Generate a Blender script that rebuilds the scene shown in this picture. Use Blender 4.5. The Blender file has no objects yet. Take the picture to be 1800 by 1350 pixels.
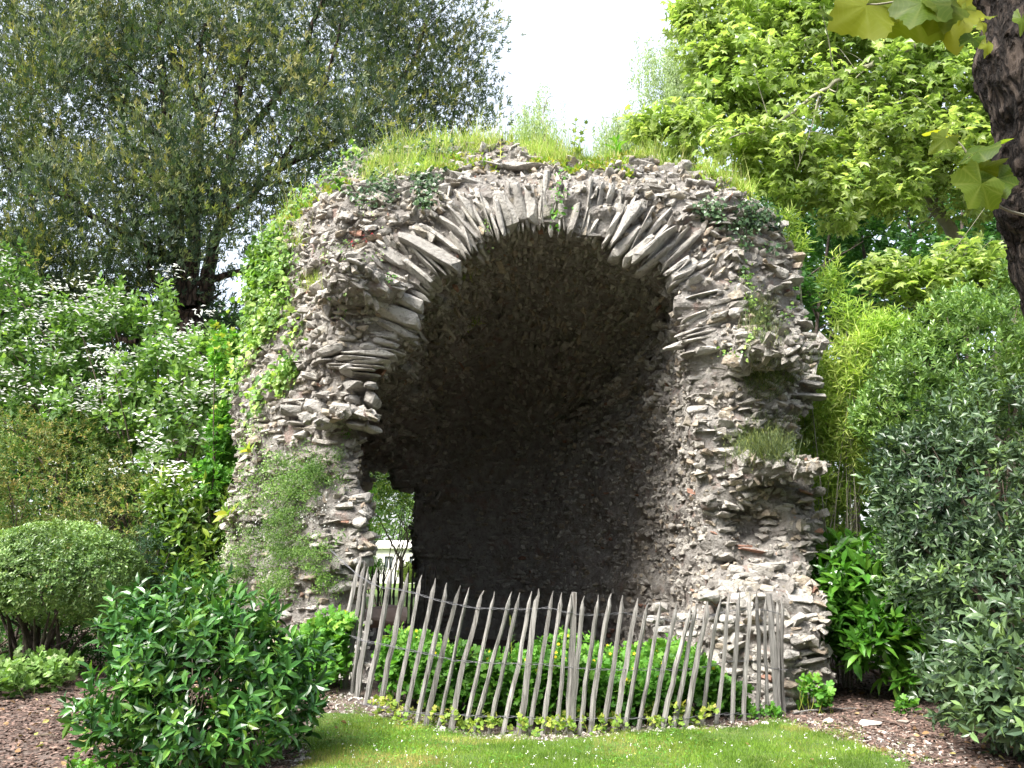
import bpy, bmesh, math, random
import numpy as np
from mathutils import Vector, Matrix
from mathutils.bvhtree import BVHTree

random.seed(5)
R = np.random.default_rng(11)
S = bpy.context.scene
COL = S.collection
rad = math.radians

# ------------------------------------------------------------------ camera, sky, sun, exposure
PITCH = rad(11.1)
CZ = 1.6
cam_d = bpy.data.cameras.new('camera')
cam = bpy.data.objects.new('camera', cam_d)
COL.objects.link(cam)
cam.location = (0, 0, CZ)
cam.rotation_euler = (math.pi / 2 + PITCH, 0, 0)
cam_d.lens = 30.0
cam_d.sensor_width = 36.0
cam_d.clip_start = 0.05
cam_d.clip_end = 600
S.camera = cam

SUN_EL, SUN_AZ = rad(50), rad(226)        # azimuth measured from +Y towards +X
w = bpy.data.worlds.new('World')
S.world = w
w.use_nodes = True
nt = w.node_tree
nt.nodes.clear()
wo = nt.nodes.new('ShaderNodeOutputWorld')
sky = nt.nodes.new('ShaderNodeTexSky')
sky.sky_type = 'NISHITA'
sky.sun_disc = False
sky.sun_elevation = SUN_EL
sky.sun_rotation = SUN_AZ
sky.air_density = 1.0
sky.dust_density = 4.0
b1 = nt.nodes.new('ShaderNodeBackground')
b1.inputs[1].default_value = 0.06
nt.links.new(sky.outputs[0], b1.inputs[0])
b2 = nt.nodes.new('ShaderNodeBackground')     # the even white cloud layer
b2.inputs[0].default_value = (0.93, 0.965, 1.0, 1)
b2.inputs[1].default_value = 0.30
ad = nt.nodes.new('ShaderNodeAddShader')
nt.links.new(b1.outputs[0], ad.inputs[0])
nt.links.new(b2.outputs[0], ad.inputs[1])
nt.links.new(ad.outputs[0], wo.inputs[0])

sd = bpy.data.lights.new('sun', 'SUN')
sd.energy = 3.8
sd.angle = rad(28)
sd.color = (1.0, 0.965, 0.92)
sun = bpy.data.objects.new('sun', sd)
COL.objects.link(sun)
sdir = Vector((math.sin(SUN_AZ) * math.cos(SUN_EL), math.cos(SUN_AZ) * math.cos(SUN_EL), math.sin(SUN_EL)))
sun.rotation_euler = sdir.to_track_quat('Z', 'Y').to_euler()

S.view_settings.view_transform = 'Standard'
S.view_settings.look = 'None'
S.view_settings.exposure = 1.8
S.view_settings.gamma = 1
S.view_settings.use_curve_mapping = False
S.cycles.use_denoising = True
S.cycles.max_bounces = 8
S.cycles.diffuse_bounces = 2
S.cycles.glossy_bounces = 2
S.cycles.transmission_bounces = 4
S.cycles.use_adaptive_sampling = True
S.cycles.adaptive_threshold = 0.015

# ------------------------------------------------------------------ helpers
cp, sp_ = math.cos(PITCH), math.sin(PITCH)


def P(px, py, Y):
    """point of the place seen at photograph pixel px,py on the vertical plane y=Y"""
    a, b = (px - 900) / 1500.0, (675 - py) / 1500.0
    dy = cp - b * sp_
    dz = sp_ + b * cp
    t = Y / dy
    return np.array([a * t, Y, CZ + dz * t])


def proj(p):
    """photograph pixel of points (n,3)"""
    p = np.atleast_2d(p)
    x, y, z = p[:, 0], p[:, 1], p[:, 2] - CZ
    f = y * cp + z * sp_
    u = -y * sp_ + z * cp
    f = np.where(np.abs(f) < 1e-6, 1e-6, f)
    return 900 + 1500 * x / f, 675 - 1500 * u / f, f


_T = np.random.default_rng(99).uniform(-1, 1, 65536).astype(np.float32)


def vnoise(p, s=1.0, seed=0):
    p = np.asarray(p, dtype=np.float32) * np.float32(s)
    i = np.floor(p).astype(np.int64)
    f = p - i
    f = f * f * (3 - 2 * f)
    out = 0
    for dx in (0, 1):
        hx = (i[..., 0] + dx) * 73856093
        wx = f[..., 0] if dx else 1 - f[..., 0]
        for dy in (0, 1):
            hy = (i[..., 1] + dy) * 19349663
            wy = f[..., 1] if dy else 1 - f[..., 1]
            for dz in (0, 1):
                hz = (i[..., 2] + dz) * 83492791
                wz = f[..., 2] if dz else 1 - f[..., 2]
                h = (hx ^ hy ^ hz ^ (seed * 2654435761))
                out = out + _T[(h ^ (h >> 15)) & 65535] * wx * wy * wz
    return out


def nrm(v):
    v = np.asarray(v, dtype=float)
    return v / np.maximum(np.linalg.norm(v, axis=-1, keepdims=True), 1e-9)


def rdir(n):
    return nrm(R.normal(size=(n, 3)))


def tag(o, label=None, cat=None, group=None, kind=None):
    if label: o['label'] = label
    if cat: o['category'] = cat
    if group: o['group'] = group
    if kind: o['kind'] = kind
    return o


def empty(name, loc, label, cat, group=None):
    o = bpy.data.objects.new(name, None)
    o.empty_display_size = 0.2
    o.location = [float(c) for c in loc]
    COL.objects.link(o)
    return tag(o, label, cat, group)


def np_data(name, V, F, mat, rnd=None, smooth=False):
    V = np.ascontiguousarray(V, dtype=np.float32)
    F = np.ascontiguousarray(F, dtype=np.int32)
    k = F.shape[1]
    me = bpy.data.meshes.new(name)
    me.vertices.add(len(V))
    me.vertices.foreach_set('co', V.ravel())
    me.loops.add(F.size)
    me.loops.foreach_set('vertex_index', F.ravel())
    me.polygons.add(len(F))
    me.polygons.foreach_set('loop_start', np.arange(0, F.size, k, dtype=np.int32))
    me.polygons.foreach_set('loop_total', np.full(len(F), k, dtype=np.int32))
    me.polygons.foreach_set('use_smooth', np.full(len(F), bool(smooth)))
    me.update(calc_edges=True)
    if rnd is not None:
        a = me.attributes.new('rnd', 'FLOAT', 'POINT')
        a.data.foreach_set('value', np.ascontiguousarray(rnd, dtype=np.float32))
    me.materials.append(mat)
    return me


def link(name, me, parent=None, kind=None):
    """link a mesh whose vertices are in world coordinates; under a parent the mesh is moved into the parent's frame"""
    o = bpy.data.objects.new(name, me)
    COL.objects.link(o)
    if parent is not None:
        o.parent = parent
        top = parent
        off = Vector((0, 0, 0))
        while top is not None:
            off += top.location
            top = top.parent
        o.location = -off
    if kind: o['kind'] = kind
    return o


def scatter(tv, tf, M, T):
    """copies of a template: M (n,3,3) columns are the axes, T (n,3)"""
    n, nv = len(T), len(tv)
    V = np.einsum('nij,vj->nvi', M, tv) + T[:, None, :]
    F = (tf[None] + (np.arange(n) * nv)[:, None, None]).reshape(-1, tf.shape[1])
    return V.reshape(-1, 3), F


def frames(d, n):
    """rotation matrices: y axis along d, z axis close to n"""
    d = nrm(d)
    n = nrm(n - (n * d).sum(-1, keepdims=True) * d)
    x = np.cross(d, n)
    return np.stack([x, d, n], axis=-1)


def tube(pts, radii, sides=6, rough=0.0, seed=0):
    pts = np.asarray(pts, float)
    n = len(pts)
    radii = np.broadcast_to(np.asarray(radii, float), (n,))
    t = np.gradient(pts, axis=0)
    t = nrm(t)
    up = np.array([0.13, 0.37, 0.92]) if abs(t[0][2]) < 0.9 else np.array([1.0, 0.1, 0])
    x = nrm(np.cross(t, up))
    y = np.cross(t, x)
    a = np.linspace(0, 2 * math.pi, sides, endpoint=False)
    ring = pts[:, None] + radii[:, None, None] * (np.cos(a)[None, :, None] * x[:, None] + np.sin(a)[None, :, None] * y[:, None])
    if rough:
        nn = vnoise(ring, 1.0 / max(radii.max() * 1.2, .01), seed)
        ring = pts[:, None] + (ring - pts[:, None]) * (1 + rough * nn[..., None])
    V = ring.reshape(-1, 3)
    i = np.arange(n - 1)[:, None] * sides
    j = np.arange(sides)[None]
    F = np.stack([i + j, i + (j + 1) % sides, i + sides + (j + 1) % sides, i + sides + j], -1).reshape(-1, 4)
    return V, F


def join(parts):
    Vs, Fs, o = [], [], 0
    for V, F in parts:
        Vs.append(V); Fs.append(F + o); o += len(V)
    return np.concatenate(Vs), np.concatenate(Fs)


def smooth_path(pts, m=4):
    """Catmull-Rom through pts"""
    p = np.asarray(pts, float)
    if len(p) < 3: 
        return np.array([p[0] + (p[-1] - p[0]) * k / m for k in range(m + 1)])
    q = np.vstack([2 * p[0] - p[1], p, 2 * p[-1] - p[-2]])
    out = []
    for i in range(1, len(q) - 2):
        for k in range(m):
            t = k / m
            out.append(0.5 * (2 * q[i] + (q[i + 1] - q[i - 1]) * t + (2 * q[i - 1] - 5 * q[i] + 4 * q[i + 1] - q[i + 2]) * t * t + (3 * q[i] - q[i - 1] - 3 * q[i + 1] + q[i + 2]) * t ** 3))
    out.append(p[-1])
    return np.array(out)


# ------------------------------------------------------------------ materials
def new_mat(name):
    m = bpy.data.materials.new(name)
    m.use_nodes = True
    t = m.node_tree
    t.nodes.clear()
    out = t.nodes.new('ShaderNodeOutputMaterial')
    return m, t, out


def ramp(t, stops, fac=None, interp='LINEAR'):
    r = t.nodes.new('ShaderNodeValToRGB')
    cr = r.color_ramp
    cr.interpolation = interp
    while len(cr.elements) < len(stops): cr.elements.new(0.5)
    for e, (p, c) in zip(cr.elements, stops):
        e.position = p
        e.color = (*c, 1)
    if fac is not None: t.links.new(fac, r.inputs[0])
    return r


def rnd_value(t):
    """a number per leaf or stone: its own attribute plus the object's random number"""
    a = t.nodes.new('ShaderNodeAttribute'); a.attribute_name = 'rnd'
    o = t.nodes.new('ShaderNodeObjectInfo')
    c = t.nodes.new('ShaderNodeMath'); c.operation = 'LESS_THAN'; c.inputs[1].default_value = 1e-5
    t.links.new(a.outputs['Fac'], c.inputs[0])
    f = t.nodes.new('ShaderNodeMath'); f.operation = 'MULTIPLY_ADD'
    t.links.new(c.outputs[0], f.inputs[0]); t.links.new(o.outputs['Random'], f.inputs[1]); t.links.new(a.outputs['Fac'], f.inputs[2])
    return f.outputs[0]


def leaf_mat(name, stops, rough=0.5, spec=0.4, trans=0.35, tcol=(1.25, 1.35, 0.6)):
    m, t, out = new_mat(name)
    v = rnd_value(t)
    r = ramp(t, stops, v)
    geo = t.nodes.new('ShaderNodeNewGeometry')
    nz = t.nodes.new('ShaderNodeTexNoise'); nz.inputs['Scale'].default_value = 1.7; nz.inputs['Detail'].default_value = 2
    t.links.new(geo.outputs['Position'], nz.inputs['Vector'])
    h = t.nodes.new('ShaderNodeHueSaturation')
    mr = t.nodes.new('ShaderNodeMapRange'); mr.inputs[1].default_value = .3; mr.inputs[2].default_value = .7
    mr.inputs[3].default_value = 0.72; mr.inputs[4].default_value = 1.28
    t.links.new(nz.outputs['Fac'], mr.inputs[0]); t.links.new(mr.outputs[0], h.inputs['Value'])
    t.links.new(r.outputs[0], h.inputs['Color'])
    p = t.nodes.new('ShaderNodeBsdfPrincipled')
    p.inputs['Roughness'].default_value = rough
    p.inputs['Specular IOR Level'].default_value = spec
    t.links.new(h.outputs[0], p.inputs['Base Color'])
    tr = t.nodes.new('ShaderNodeBsdfTranslucent')
    mx = t.nodes.new('ShaderNodeMix'); mx.data_type = 'RGBA'; mx.blend_type = 'MULTIPLY'; mx.inputs[0].default_value = 1
    mx.inputs[7].default_value = (*tcol, 1)
    t.links.new(h.outputs[0], mx.inputs[6]); t.links.new(mx.outputs[2], tr.inputs[0])
    ms = t.nodes.new('ShaderNodeMixShader'); ms.inputs[0].default_value = trans
    t.links.new(p.outputs[0], ms.inputs[1]); t.links.new(tr.outputs[0], ms.inputs[2])
    t.links.new(ms.outputs[0], out.inputs[0])
    return m


def rough_mat(name, c1, c2, c3, scale=6, bump=0.4, rough=0.95, bscale=30, rnd_stops=None, spots=None, stretch=None, dist=0.02):
    m, t, out = new_mat(name)
    geo = t.nodes.new('ShaderNodeNewGeometry')
    vec = geo.outputs['Position']
    if stretch:
        mp = t.nodes.new('ShaderNodeMapping'); mp.inputs['Scale'].default_value = stretch
        t.links.new(vec, mp.inputs[0]); vec = mp.outputs[0]
    n1 = t.nodes.new('ShaderNodeTexNoise'); n1.inputs['Scale'].default_value = scale; n1.inputs['Detail'].default_value = 8; n1.inputs['Roughness'].default_value = .65
    t.links.new(vec, n1.inputs['Vector'])
    r = ramp(t, [(0.32, c1), (0.5, c2), (0.68, c3)], n1.outputs['Fac'])
    col = r.outputs[0]
    if rnd_stops:
        v = rnd_value(t)
        rr = ramp(t, rnd_stops, v)
        mx = t.nodes.new('ShaderNodeMix'); mx.data_type = 'RGBA'; mx.blend_type = 'MULTIPLY'; mx.inputs[0].default_value = 1
        t.links.new(col, mx.inputs[6]); t.links.new(rr.outputs[0], mx.inputs[7])
        col = mx.outputs[2]
    for (sc, lo, hi, c, amt) in (spots or []):
        ns = t.nodes.new('ShaderNodeTexNoise'); ns.inputs['Scale'].default_value = sc; ns.inputs['Detail'].default_value = 6; ns.inputs['Roughness'].default_value = .7
        t.links.new(vec, ns.inputs['Vector'])
        mr = t.nodes.new('ShaderNodeMapRange'); mr.inputs[1].default_value = lo; mr.inputs[2].default_value = hi; mr.inputs[4].default_value = amt
        t.links.new(ns.outputs['Fac'], mr.inputs[0])
        mx = t.nodes.new('ShaderNodeMix'); mx.data_type = 'RGBA'
        t.links.new(mr.outputs[0], mx.inputs[0]); t.links.new(col, mx.inputs[6]); mx.inputs[7].default_value = (*c, 1)
        col = mx.outputs[2]
    p = t.nodes.new('ShaderNodeBsdfPrincipled')
    p.inputs['Roughness'].default_value = rough
    p.inputs['Specular IOR Level'].default_value = 0.25
    t.links.new(col, p.inputs['Base Color'])
    n2 = t.nodes.new('ShaderNodeTexNoise'); n2.inputs['Scale'].default_value = bscale; n2.inputs['Detail'].default_value = 9; n2.inputs['Roughness'].default_value = .7
    t.links.new(vec, n2.inputs['Vector'])
    bm = t.nodes.new('ShaderNodeBump'); bm.inputs['Strength'].default_value = bump; bm.inputs['Distance'].default_value = dist
    t.links.new(n2.outputs['Fac'], bm.inputs['Height']); t.links.new(bm.outputs[0], p.inputs['Normal'])
    t.links.new(p.outputs[0], out.inputs[0])
    return m


def add_veins(m):
    t = m.node_tree
    tc = t.nodes.new('ShaderNodeTexCoord'); sx = t.nodes.new('ShaderNodeSeparateXYZ')
    t.links.new(tc.outputs['Object'], sx.inputs[0])
    def mth(op, a, b=None):
        n = t.nodes.new('ShaderNodeMath'); n.operation = op
        for k, v in enumerate((a, b)):
            if v is None: continue
            if isinstance(v, (int, float)): n.inputs[k].default_value = v
            else: t.links.new(v, n.inputs[k])
        return n.outputs[0]
    an = mth('ARCTAN2', sx.outputs[0], sx.outputs[1])
    w1 = mth('POWER', mth('ABSOLUTE', mth('COSINE', mth('MULTIPLY', an, 3.5))), 30.0)
    r2 = mth('SQRT', mth('ADD', mth('MULTIPLY', sx.outputs[0], sx.outputs[0]), mth('MULTIPLY', sx.outputs[1], sx.outputs[1])))
    w2 = mth('MULTIPLY', mth('POWER', mth('ABSOLUTE', mth('SINE', mth('ADD', mth('MULTIPLY', r2, 34.0), mth('MULTIPLY', mth('ABSOLUTE', mth('SINE', mth('MULTIPLY', an, 3.5))), 3.0)))), 14.0), .45)
    f = mth('MINIMUM', mth('ADD', w1, w2), 1.0)
    h = [n for n in t.nodes if n.type == 'HUE_SAT'][0]
    mx = t.nodes.new('ShaderNodeMix'); mx.data_type = 'RGBA'
    t.links.new(mth('MULTIPLY', f, .20), mx.inputs[0])
    src = h.outputs[0]; tg = [l.to_socket for l in src.links]
    t.links.new(src, mx.inputs[6]); mx.inputs[7].default_value = (.36, .40, .12, 1)
    for s_ in tg: t.links.new(mx.outputs[2], s_)


M_stone = rough_mat('limestone', (.32, .305, .28), (.44, .425, .395), (.55, .535, .50), scale=9, bump=1.0, bscale=26, dist=.06,
                    rnd_stops=[(0, (.62, .60, .58)), (.2, (.85, .82, .78)), (.45, (1.0, .98, .95)), (.7, (1.12, 1.1, 1.06)), (.85, (.95, .86, .72)), (.965, (.95, .80, .66)), (.985, (.72, .42, .33)), (1, (.75, .44, .33))],
                    spots=[(14, .54, .66, (.10, .095, .085), .75), (5, .56, .70, (.22, .19, .10), .55), (30, .62, .70, (.62, .61, .57), .6)])
M_slab = rough_mat('limestone_slab', (.33, .315, .29), (.45, .435, .405), (.56, .545, .51), scale=8, bump=1.0, bscale=26, dist=.06,
                   rnd_stops=[(0, (.66, .65, .63)), (.3, (.9, .88, .85)), (.6, (1.0, .99, .97)), (1, (1.1, 1.08, 1.04))],
                   spots=[(14, .54, .66, (.12, .115, .105), .7), (4, .56, .70, (.26, .23, .14), .5), (30, .62, .70, (.64, .63, .6), .6)])
M_core = rough_mat('rubble_mortar', (.21, .19, .17), (.33, .308, .28), (.43, .41, .375), scale=7, bump=1.0, bscale=20, dist=.12,
                   spots=[(1.3, .55, .70, (.20, .165, .09), .5), (11, .57, .68, (.07, .06, .045), .7), (3, .56, .66, (.33, .20, .16), .5)])
M_bark = rough_mat('bark', (.035, .028, .022), (.075, .06, .05), (.13, .105, .09), scale=14, bump=1.0, bscale=18, dist=.03, stretch=(1, 1, .35))
M_oldbark = rough_mat('old_furrowed_bark', (.02, .016, .013), (.06, .046, .037), (.12, .095, .078), scale=34, bump=1.0, bscale=50, dist=.03, stretch=(1, 1, .3))
M_barkred = rough_mat('reddish_bark', (.04, .028, .023), (.08, .056, .045), (.13, .095, .08), scale=8, bump=.8, bscale=12, stretch=(1, 1, .2))
M_palebark = rough_mat('pale_bark', (.17, .17, .12), (.24, .23, .17), (.31, .30, .23), scale=6, bump=.4, bscale=10)
M_twig = rough_mat('twig_wood', (.05, .04, .03), (.09, .075, .055), (.14, .115, .08), scale=20, bump=.4, bscale=30)
M_wood = rough_mat('weathered_wood', (.12, .117, .11), (.225, .22, .21), (.35, .345, .33), scale=26, bump=1.0, bscale=50, stretch=(1, 1, .07), dist=.02,
                   rnd_stops=[(0, (.7, .68, .66)), (.5, (1, .98, .96)), (1, (1.2, 1.17, 1.15))],
                   spots=[(24, .56, .66, (.06, .05, .04), .7)])
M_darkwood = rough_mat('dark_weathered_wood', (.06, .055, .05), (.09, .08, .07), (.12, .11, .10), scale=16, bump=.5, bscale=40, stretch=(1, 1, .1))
M_wire = rough_mat('grey_wire', (.10, .10, .11), (.14, .14, .15), (.18, .18, .19), scale=30, bump=.1, rough=.6)
M_earth = rough_mat('dark_mulch_earth', (.07, .05, .043), (.12, .09, .076), (.19, .15, .13), scale=18, bump=1.0, bscale=45, dist=.02,
                    spots=[(55, .60, .68, (.36, .30, .26), .6), (2.2, .55, .7, (.07, .07, .035), .5)])
M_lawn = rough_mat('lawn_turf', (.05, .085, .02), (.085, .14, .03), (.13, .16, .045), scale=5, bump=.8, bscale=60,
                   spots=[(3, .58, .68, (.14, .10, .06), .6)])
M_chip = rough_mat('bark_chips', (.09, .06, .05), (.155, .112, .094), (.23, .18, .155), scale=20, bump=.5, bscale=60,
                   rnd_stops=[(0, (.3, .26, .24)), (.6, (.85, .8, .77)), (.9, (1.3, 1.2, 1.15)), (1, (2.1, 2.0, 1.9))])
M_pebble = rough_mat('limestone_chips', (.36, .34, .31), (.46, .44, .41), (.58, .56, .52), scale=20, bump=.5, bscale=50,
                     rnd_stops=[(0, (.5, .46, .42)), (.6, (1, .97, .94)), (1, (1.15, 1.12, 1.1))])
M_white = rough_mat('cream_render', (.68, .66, .62), (.74, .72, .68), (.8, .78, .74), scale=3, bump=.05, rough=.8)
M_pane = rough_mat('dull_glass', (.10, .12, .13), (.13, .15, .16), (.16, .18, .19), scale=2, bump=.0, rough=.15)
M_pink = rough_mat('pinkish_sandstone', (.36, .26, .21), (.44, .33, .28), (.5, .4, .34), scale=5, bump=.5, bscale=20)
M_terra = rough_mat('terracotta', (.33, .12, .06), (.4, .16, .09), (.45, .2, .12), scale=8, bump=.3)

L_yew = leaf_mat('yew_needles', [(0, (.028, .056, .034)), (.4, (.068, .108, .05)), (.7, (.15, .185, .065)), (1, (.31, .30, .10))], .5, .4, .35)
L_plane = leaf_mat('plane_leaves', [(0, (.15, .23, .06)), (.5, (.28, .38, .11)), (1, (.44, .52, .20))], .38, .55, .55, tcol=(1.35, 1.4, .75))
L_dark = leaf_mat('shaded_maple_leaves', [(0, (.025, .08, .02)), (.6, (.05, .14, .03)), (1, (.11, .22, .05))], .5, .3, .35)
L_vib = leaf_mat('viburnum_leaves', [(0, (.06, .13, .035)), (.5, (.12, .23, .055)), (1, (.24, .37, .10))], .5, .4, .42)
L_gloss = leaf_mat('glossy_leaves', [(0, (.016, .06, .016)), (.5, (.04, .125, .026)), (.82, (.085, .21, .035)), (1, (.16, .28, .04))], .30, .5, .2)
L_laurel = leaf_mat('laurel_leaves', [(0, (.03, .10, .012)), (.5, (.06, .18, .02)), (1, (.13, .27, .035))], .25, .55, .3)
L_ever = leaf_mat('grey_green_leaves', [(0, (.025, .052, .028)), (.5, (.065, .11, .052)), (.85, (.11, .18, .065)), (1, (.18, .28, .07))], .36, .5, .2)
L_everlite = leaf_mat('fresh_evergreen_leaves', [(0, (.06, .12, .035)), (.5, (.13, .23, .06)), (1, (.25, .37, .10))], .33, .5, .3)
L_box = leaf_mat('box_leaves', [(0, (.06, .12, .035)), (.5, (.13, .23, .06)), (1, (.25, .35, .11))], .4, .45, .25)
L_bamboo = leaf_mat('bamboo_leaves', [(0, (.16, .28, .05)), (.5, (.31, .43, .09)), (1, (.52, .58, .19))], .5, .3, .45)
L_cel = leaf_mat('celandine_leaves', [(0, (.05, .16, .022)), (.5, (.10, .26, .035)), (.9, (.17, .36, .05)), (1, (.36, .38, .07))], .5, .3, .4)
L_celyel = leaf_mat('yellowing_leaves', [(0, (.14, .28, .04)), (.6, (.26, .34, .06)), (1, (.40, .34, .09))], .5, .3, .4)
L_ivy = leaf_mat('ivy_leaves', [(0, (.05, .12, .03)), (.35, (.13, .25, .045)), (.7, (.24, .38, .08)), (1, (.44, .54, .18))], .4, .45, .35)
L_ivydark = leaf_mat('dark_ivy_leaves', [(0, (.025, .06, .022)), (.5, (.06, .12, .045)), (1, (.16, .24, .11))], .35, .5, .25)
L_creep = leaf_mat('small_creeper_leaves', [(0, (.05, .11, .022)), (.5, (.12, .23, .045)), (.85, (.24, .36, .10)), (1, (.5, .55, .38))], .5, .4, .3)
L_white = leaf_mat('white_petals', [(0, (.66, .69, .62)), (1, (.80, .80, .76))], .6, .2, .2, tcol=(1, 1, 1))
L_yellow = leaf_mat('yellow_petals', [(0, (.70, .55, .03)), (1, (.80, .66, .05))], .6, .2, .2, tcol=(1, 1, .5))
L_red = leaf_mat('red_leaves', [(0, (.25, .02, .03)), (1, (.45, .05, .06))], .6, .2, .2, tcol=(1, .6, .6))
L_spirea = leaf_mat('bronze_green_leaves', [(0, (.07, .13, .04)), (.45, (.14, .22, .06)), (.75, (.28, .27, .09)), (1, (.42, .33, .14))], .5, .35, .3)
L_bluegreen = leaf_mat('bluegreen_leaves', [(0, (.02, .06, .03)), (1, (.06, .12, .06))], .45, .4, .25)
L_aucuba = leaf_mat('yellowgreen_broad_leaves', [(0, (.04, .10, .02)), (.5, (.12, .22, .03)), (1, (.30, .38, .06))], .3, .5, .3)
L_grass = leaf_mat('grass_blades', [(0, (.08, .15, .02)), (.5, (.16, .28, .03)), (.85, (.26, .38, .05)), (1, (.38, .33, .12))], .5, .3, .4)
L_drygrass = leaf_mat('dry_grass', [(0, (.18, .30, .05)), (.5, (.32, .43, .09)), (.85, (.50, .52, .20)), (1, (.56, .46, .32))], .6, .2, .4)
L_tuft = leaf_mat('grey_green_stems', [(0, (.06, .09, .04)), (.6, (.12, .16, .065)), (1, (.24, .27, .08))], .6, .3, .25)
L_birch = leaf_mat('glare_pale_birch_leaves', [(0, (.22, .30, .16)), (1, (.42, .50, .30))], .5, .3, .5)  # pale colour stands in for the glare that washes out the far birches
L_big = leaf_mat('broad_vine_leaves', [(0, (.06, .12, .012)), (.5, (.14, .19, .018)), (1, (.24, .27, .03))], .5, .3, .68, tcol=(1.4, 1.25, .5))

add_veins(L_big)

def crackle(m, sc=13, st=(1, 1, .32)):
    t = m.node_tree
    geo = t.nodes.new('ShaderNodeNewGeometry'); mp = t.nodes.new('ShaderNodeMapping'); mp.inputs['Scale'].default_value = st
    t.links.new(geo.outputs['Position'], mp.inputs[0])
    nz = t.nodes.new('ShaderNodeTexNoise'); nz.inputs['Scale'].default_value = sc * .8; nz.inputs['Detail'].default_value = 4
    t.links.new(mp.outputs[0], nz.inputs['Vector'])
    ad_ = t.nodes.new('ShaderNodeVectorMath'); ad_.operation = 'MULTIPLY_ADD'; ad_.inputs[1].default_value = (.09, .09, .09)
    t.links.new(nz.outputs['Color'], ad_.inputs[0]); t.links.new(mp.outputs[0], ad_.inputs[2])
    vo = t.nodes.new('ShaderNodeTexVoronoi'); vo.feature = 'DISTANCE_TO_EDGE'; vo.inputs['Scale'].default_value = sc
    t.links.new(ad_.outputs[0], vo.inputs['Vector'])
    mr = t.nodes.new('ShaderNodeMapRange'); mr.inputs[2].default_value = .22
    t.links.new(vo.outputs['Distance'], mr.inputs[0])
    p = [n for n in t.nodes if n.type == 'BSDF_PRINCIPLED'][0]
    src = p.inputs['Base Color'].links[0].from_socket
    mx = t.nodes.new('ShaderNodeMix'); mx.data_type = 'RGBA'; mx.inputs[6].default_value = (.010, .008, .007, 1)
    t.links.new(mr.outputs[0], mx.inputs[0]); t.links.new(src, mx.inputs[7]); t.links.new(mx.outputs[2], p.inputs['Base Color'])
    b0 = [n for n in t.nodes if n.type == 'BUMP'][0]
    b1_ = t.nodes.new('ShaderNodeBump'); b1_.inputs['Strength'].default_value = 1; b1_.inputs['Distance'].default_value = .025
    t.links.new(mr.outputs[0], b1_.inputs['Height']); t.links.new(b0.outputs[0], b1_.inputs['Normal']); t.links.new(b1_.outputs[0], p.inputs['Normal'])


crackle(M_oldbark, 24)
crackle(M_barkred, 9)
# ------------------------------------------------------------------ leaf templates (y = along the leaf, z = upper side)
def T_rhomb(w=.35, fold=.12):
    return np.array([[0, 0, 0], [-w / 2, .45, fold], [0, 1, -.05], [w / 2, .45, fold]], float), np.array([[0, 2, 1], [0, 3, 2]])


def T_leaf(w=.4, fold=.08, droop=.18):
    st = [(0, 0), (.3, .85), (.62, .95), (1, 0)]
    V = [(0, 0, 0)]
    for y, k in st[1:3]:
        z = -droop * y * y
        V += [(-w / 2 * k, y, z + fold), (0, y, z), (w / 2 * k, y, z + fold)]
    V.append((0, 1, -droop))
    F = [(0, 2, 1), (0, 3, 2), (1, 2, 5), (1, 5, 4), (2, 3, 6), (2, 6, 5), (4, 5, 7), (5, 6, 7)]
    return np.array(V, float), np.array(F)


def T_leaf4(w=.4, fold=.08, droop=.15):
    return (np.array([[0, 0, 0], [-w / 2, .48, fold - droop * .25], [0, .48, -droop * .25], [w / 2, .48, fold - droop * .25], [0, 1, -droop]], float),
            np.array([[0, 2, 1], [0, 3, 2], [1, 2, 4], [2, 3, 4]]))


def T_palmate(lobes=5, depth=.45, w=1.0):
    """maple or plane leaf: a fan around the stalk end"""
    V = [(0, .0, 0)]
    n = lobes * 2 - 1
    for i in range(n):
        a = rad(-125 + 250 * i / (n - 1))
        r = (1.0 if i % 2 == 0 else depth)
        if i % 2 == 0: r *= 1 - .30 * abs(a) / rad(125)
        V.append((math.sin(a) * r * w * .62, .28 + math.cos(a) * r * .66, (.06 if i % 2 else -.05) - .08 * r))
    F = [(0, i + 1, i) for i in range(1, n)]
    return np.array(V, float), np.array(F)


def T_lobed():
    """celandine leaf: three blunt lobed leaflets"""
    V = [(0, 0, 0)]
    prof = [(-.25, .12), (-.5, .25), (-.42, .45), (-.22, .42), (-.36, .68), (-.2, .92), (0, .8), (.2, .94), (.36, .68), (.22, .42), (.42, .45), (.5, .25), (.25, .12)]
    V.append((0, .45, .03))
    for x, y in prof: V.append((x, y, -.08 + .1 * random.random()))
    n = len(prof)
    F = [(1, i + 1, i) for i in range(2, n + 1)] + [(1, 2, 0), (1, 0, n + 1)]
    return np.array(V, float), np.array(F)


def T_spray():
    """flat feathery spray of a yew: a row of narrow pieces either side of the twig"""
    V, F = [], []
    for k, (y, a, l) in enumerate([(0, 0, 1.0), (.15, 34, .5), (.25, -34, .5), (.5, 26, .4)]):
        c, s = math.cos(rad(a)), math.sin(rad(a))
        b = len(V)
        for (u, v) in ((0, 0), (-.06, .5), (0, 1), (.06, .5)):
            U, W = u, v * l
            V.append((U * c + W * s, y + W * c - U * s, -.22 * (y + W * c) ** 2 + .05 * abs(a) / 38 * v))
        F += [(b, b + 2, b + 1), (b, b + 3, b + 2)]
    return np.array(V, float), np.array(F)


def T_blade():
    return np.array([[-.5, 0, 0], [.5, 0, 0], [-.32, .55, .06], [.32, .55, .06], [0, 1, .28]], float), np.array([[0, 1, 3], [0, 3, 2], [2, 3, 4]])


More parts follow.
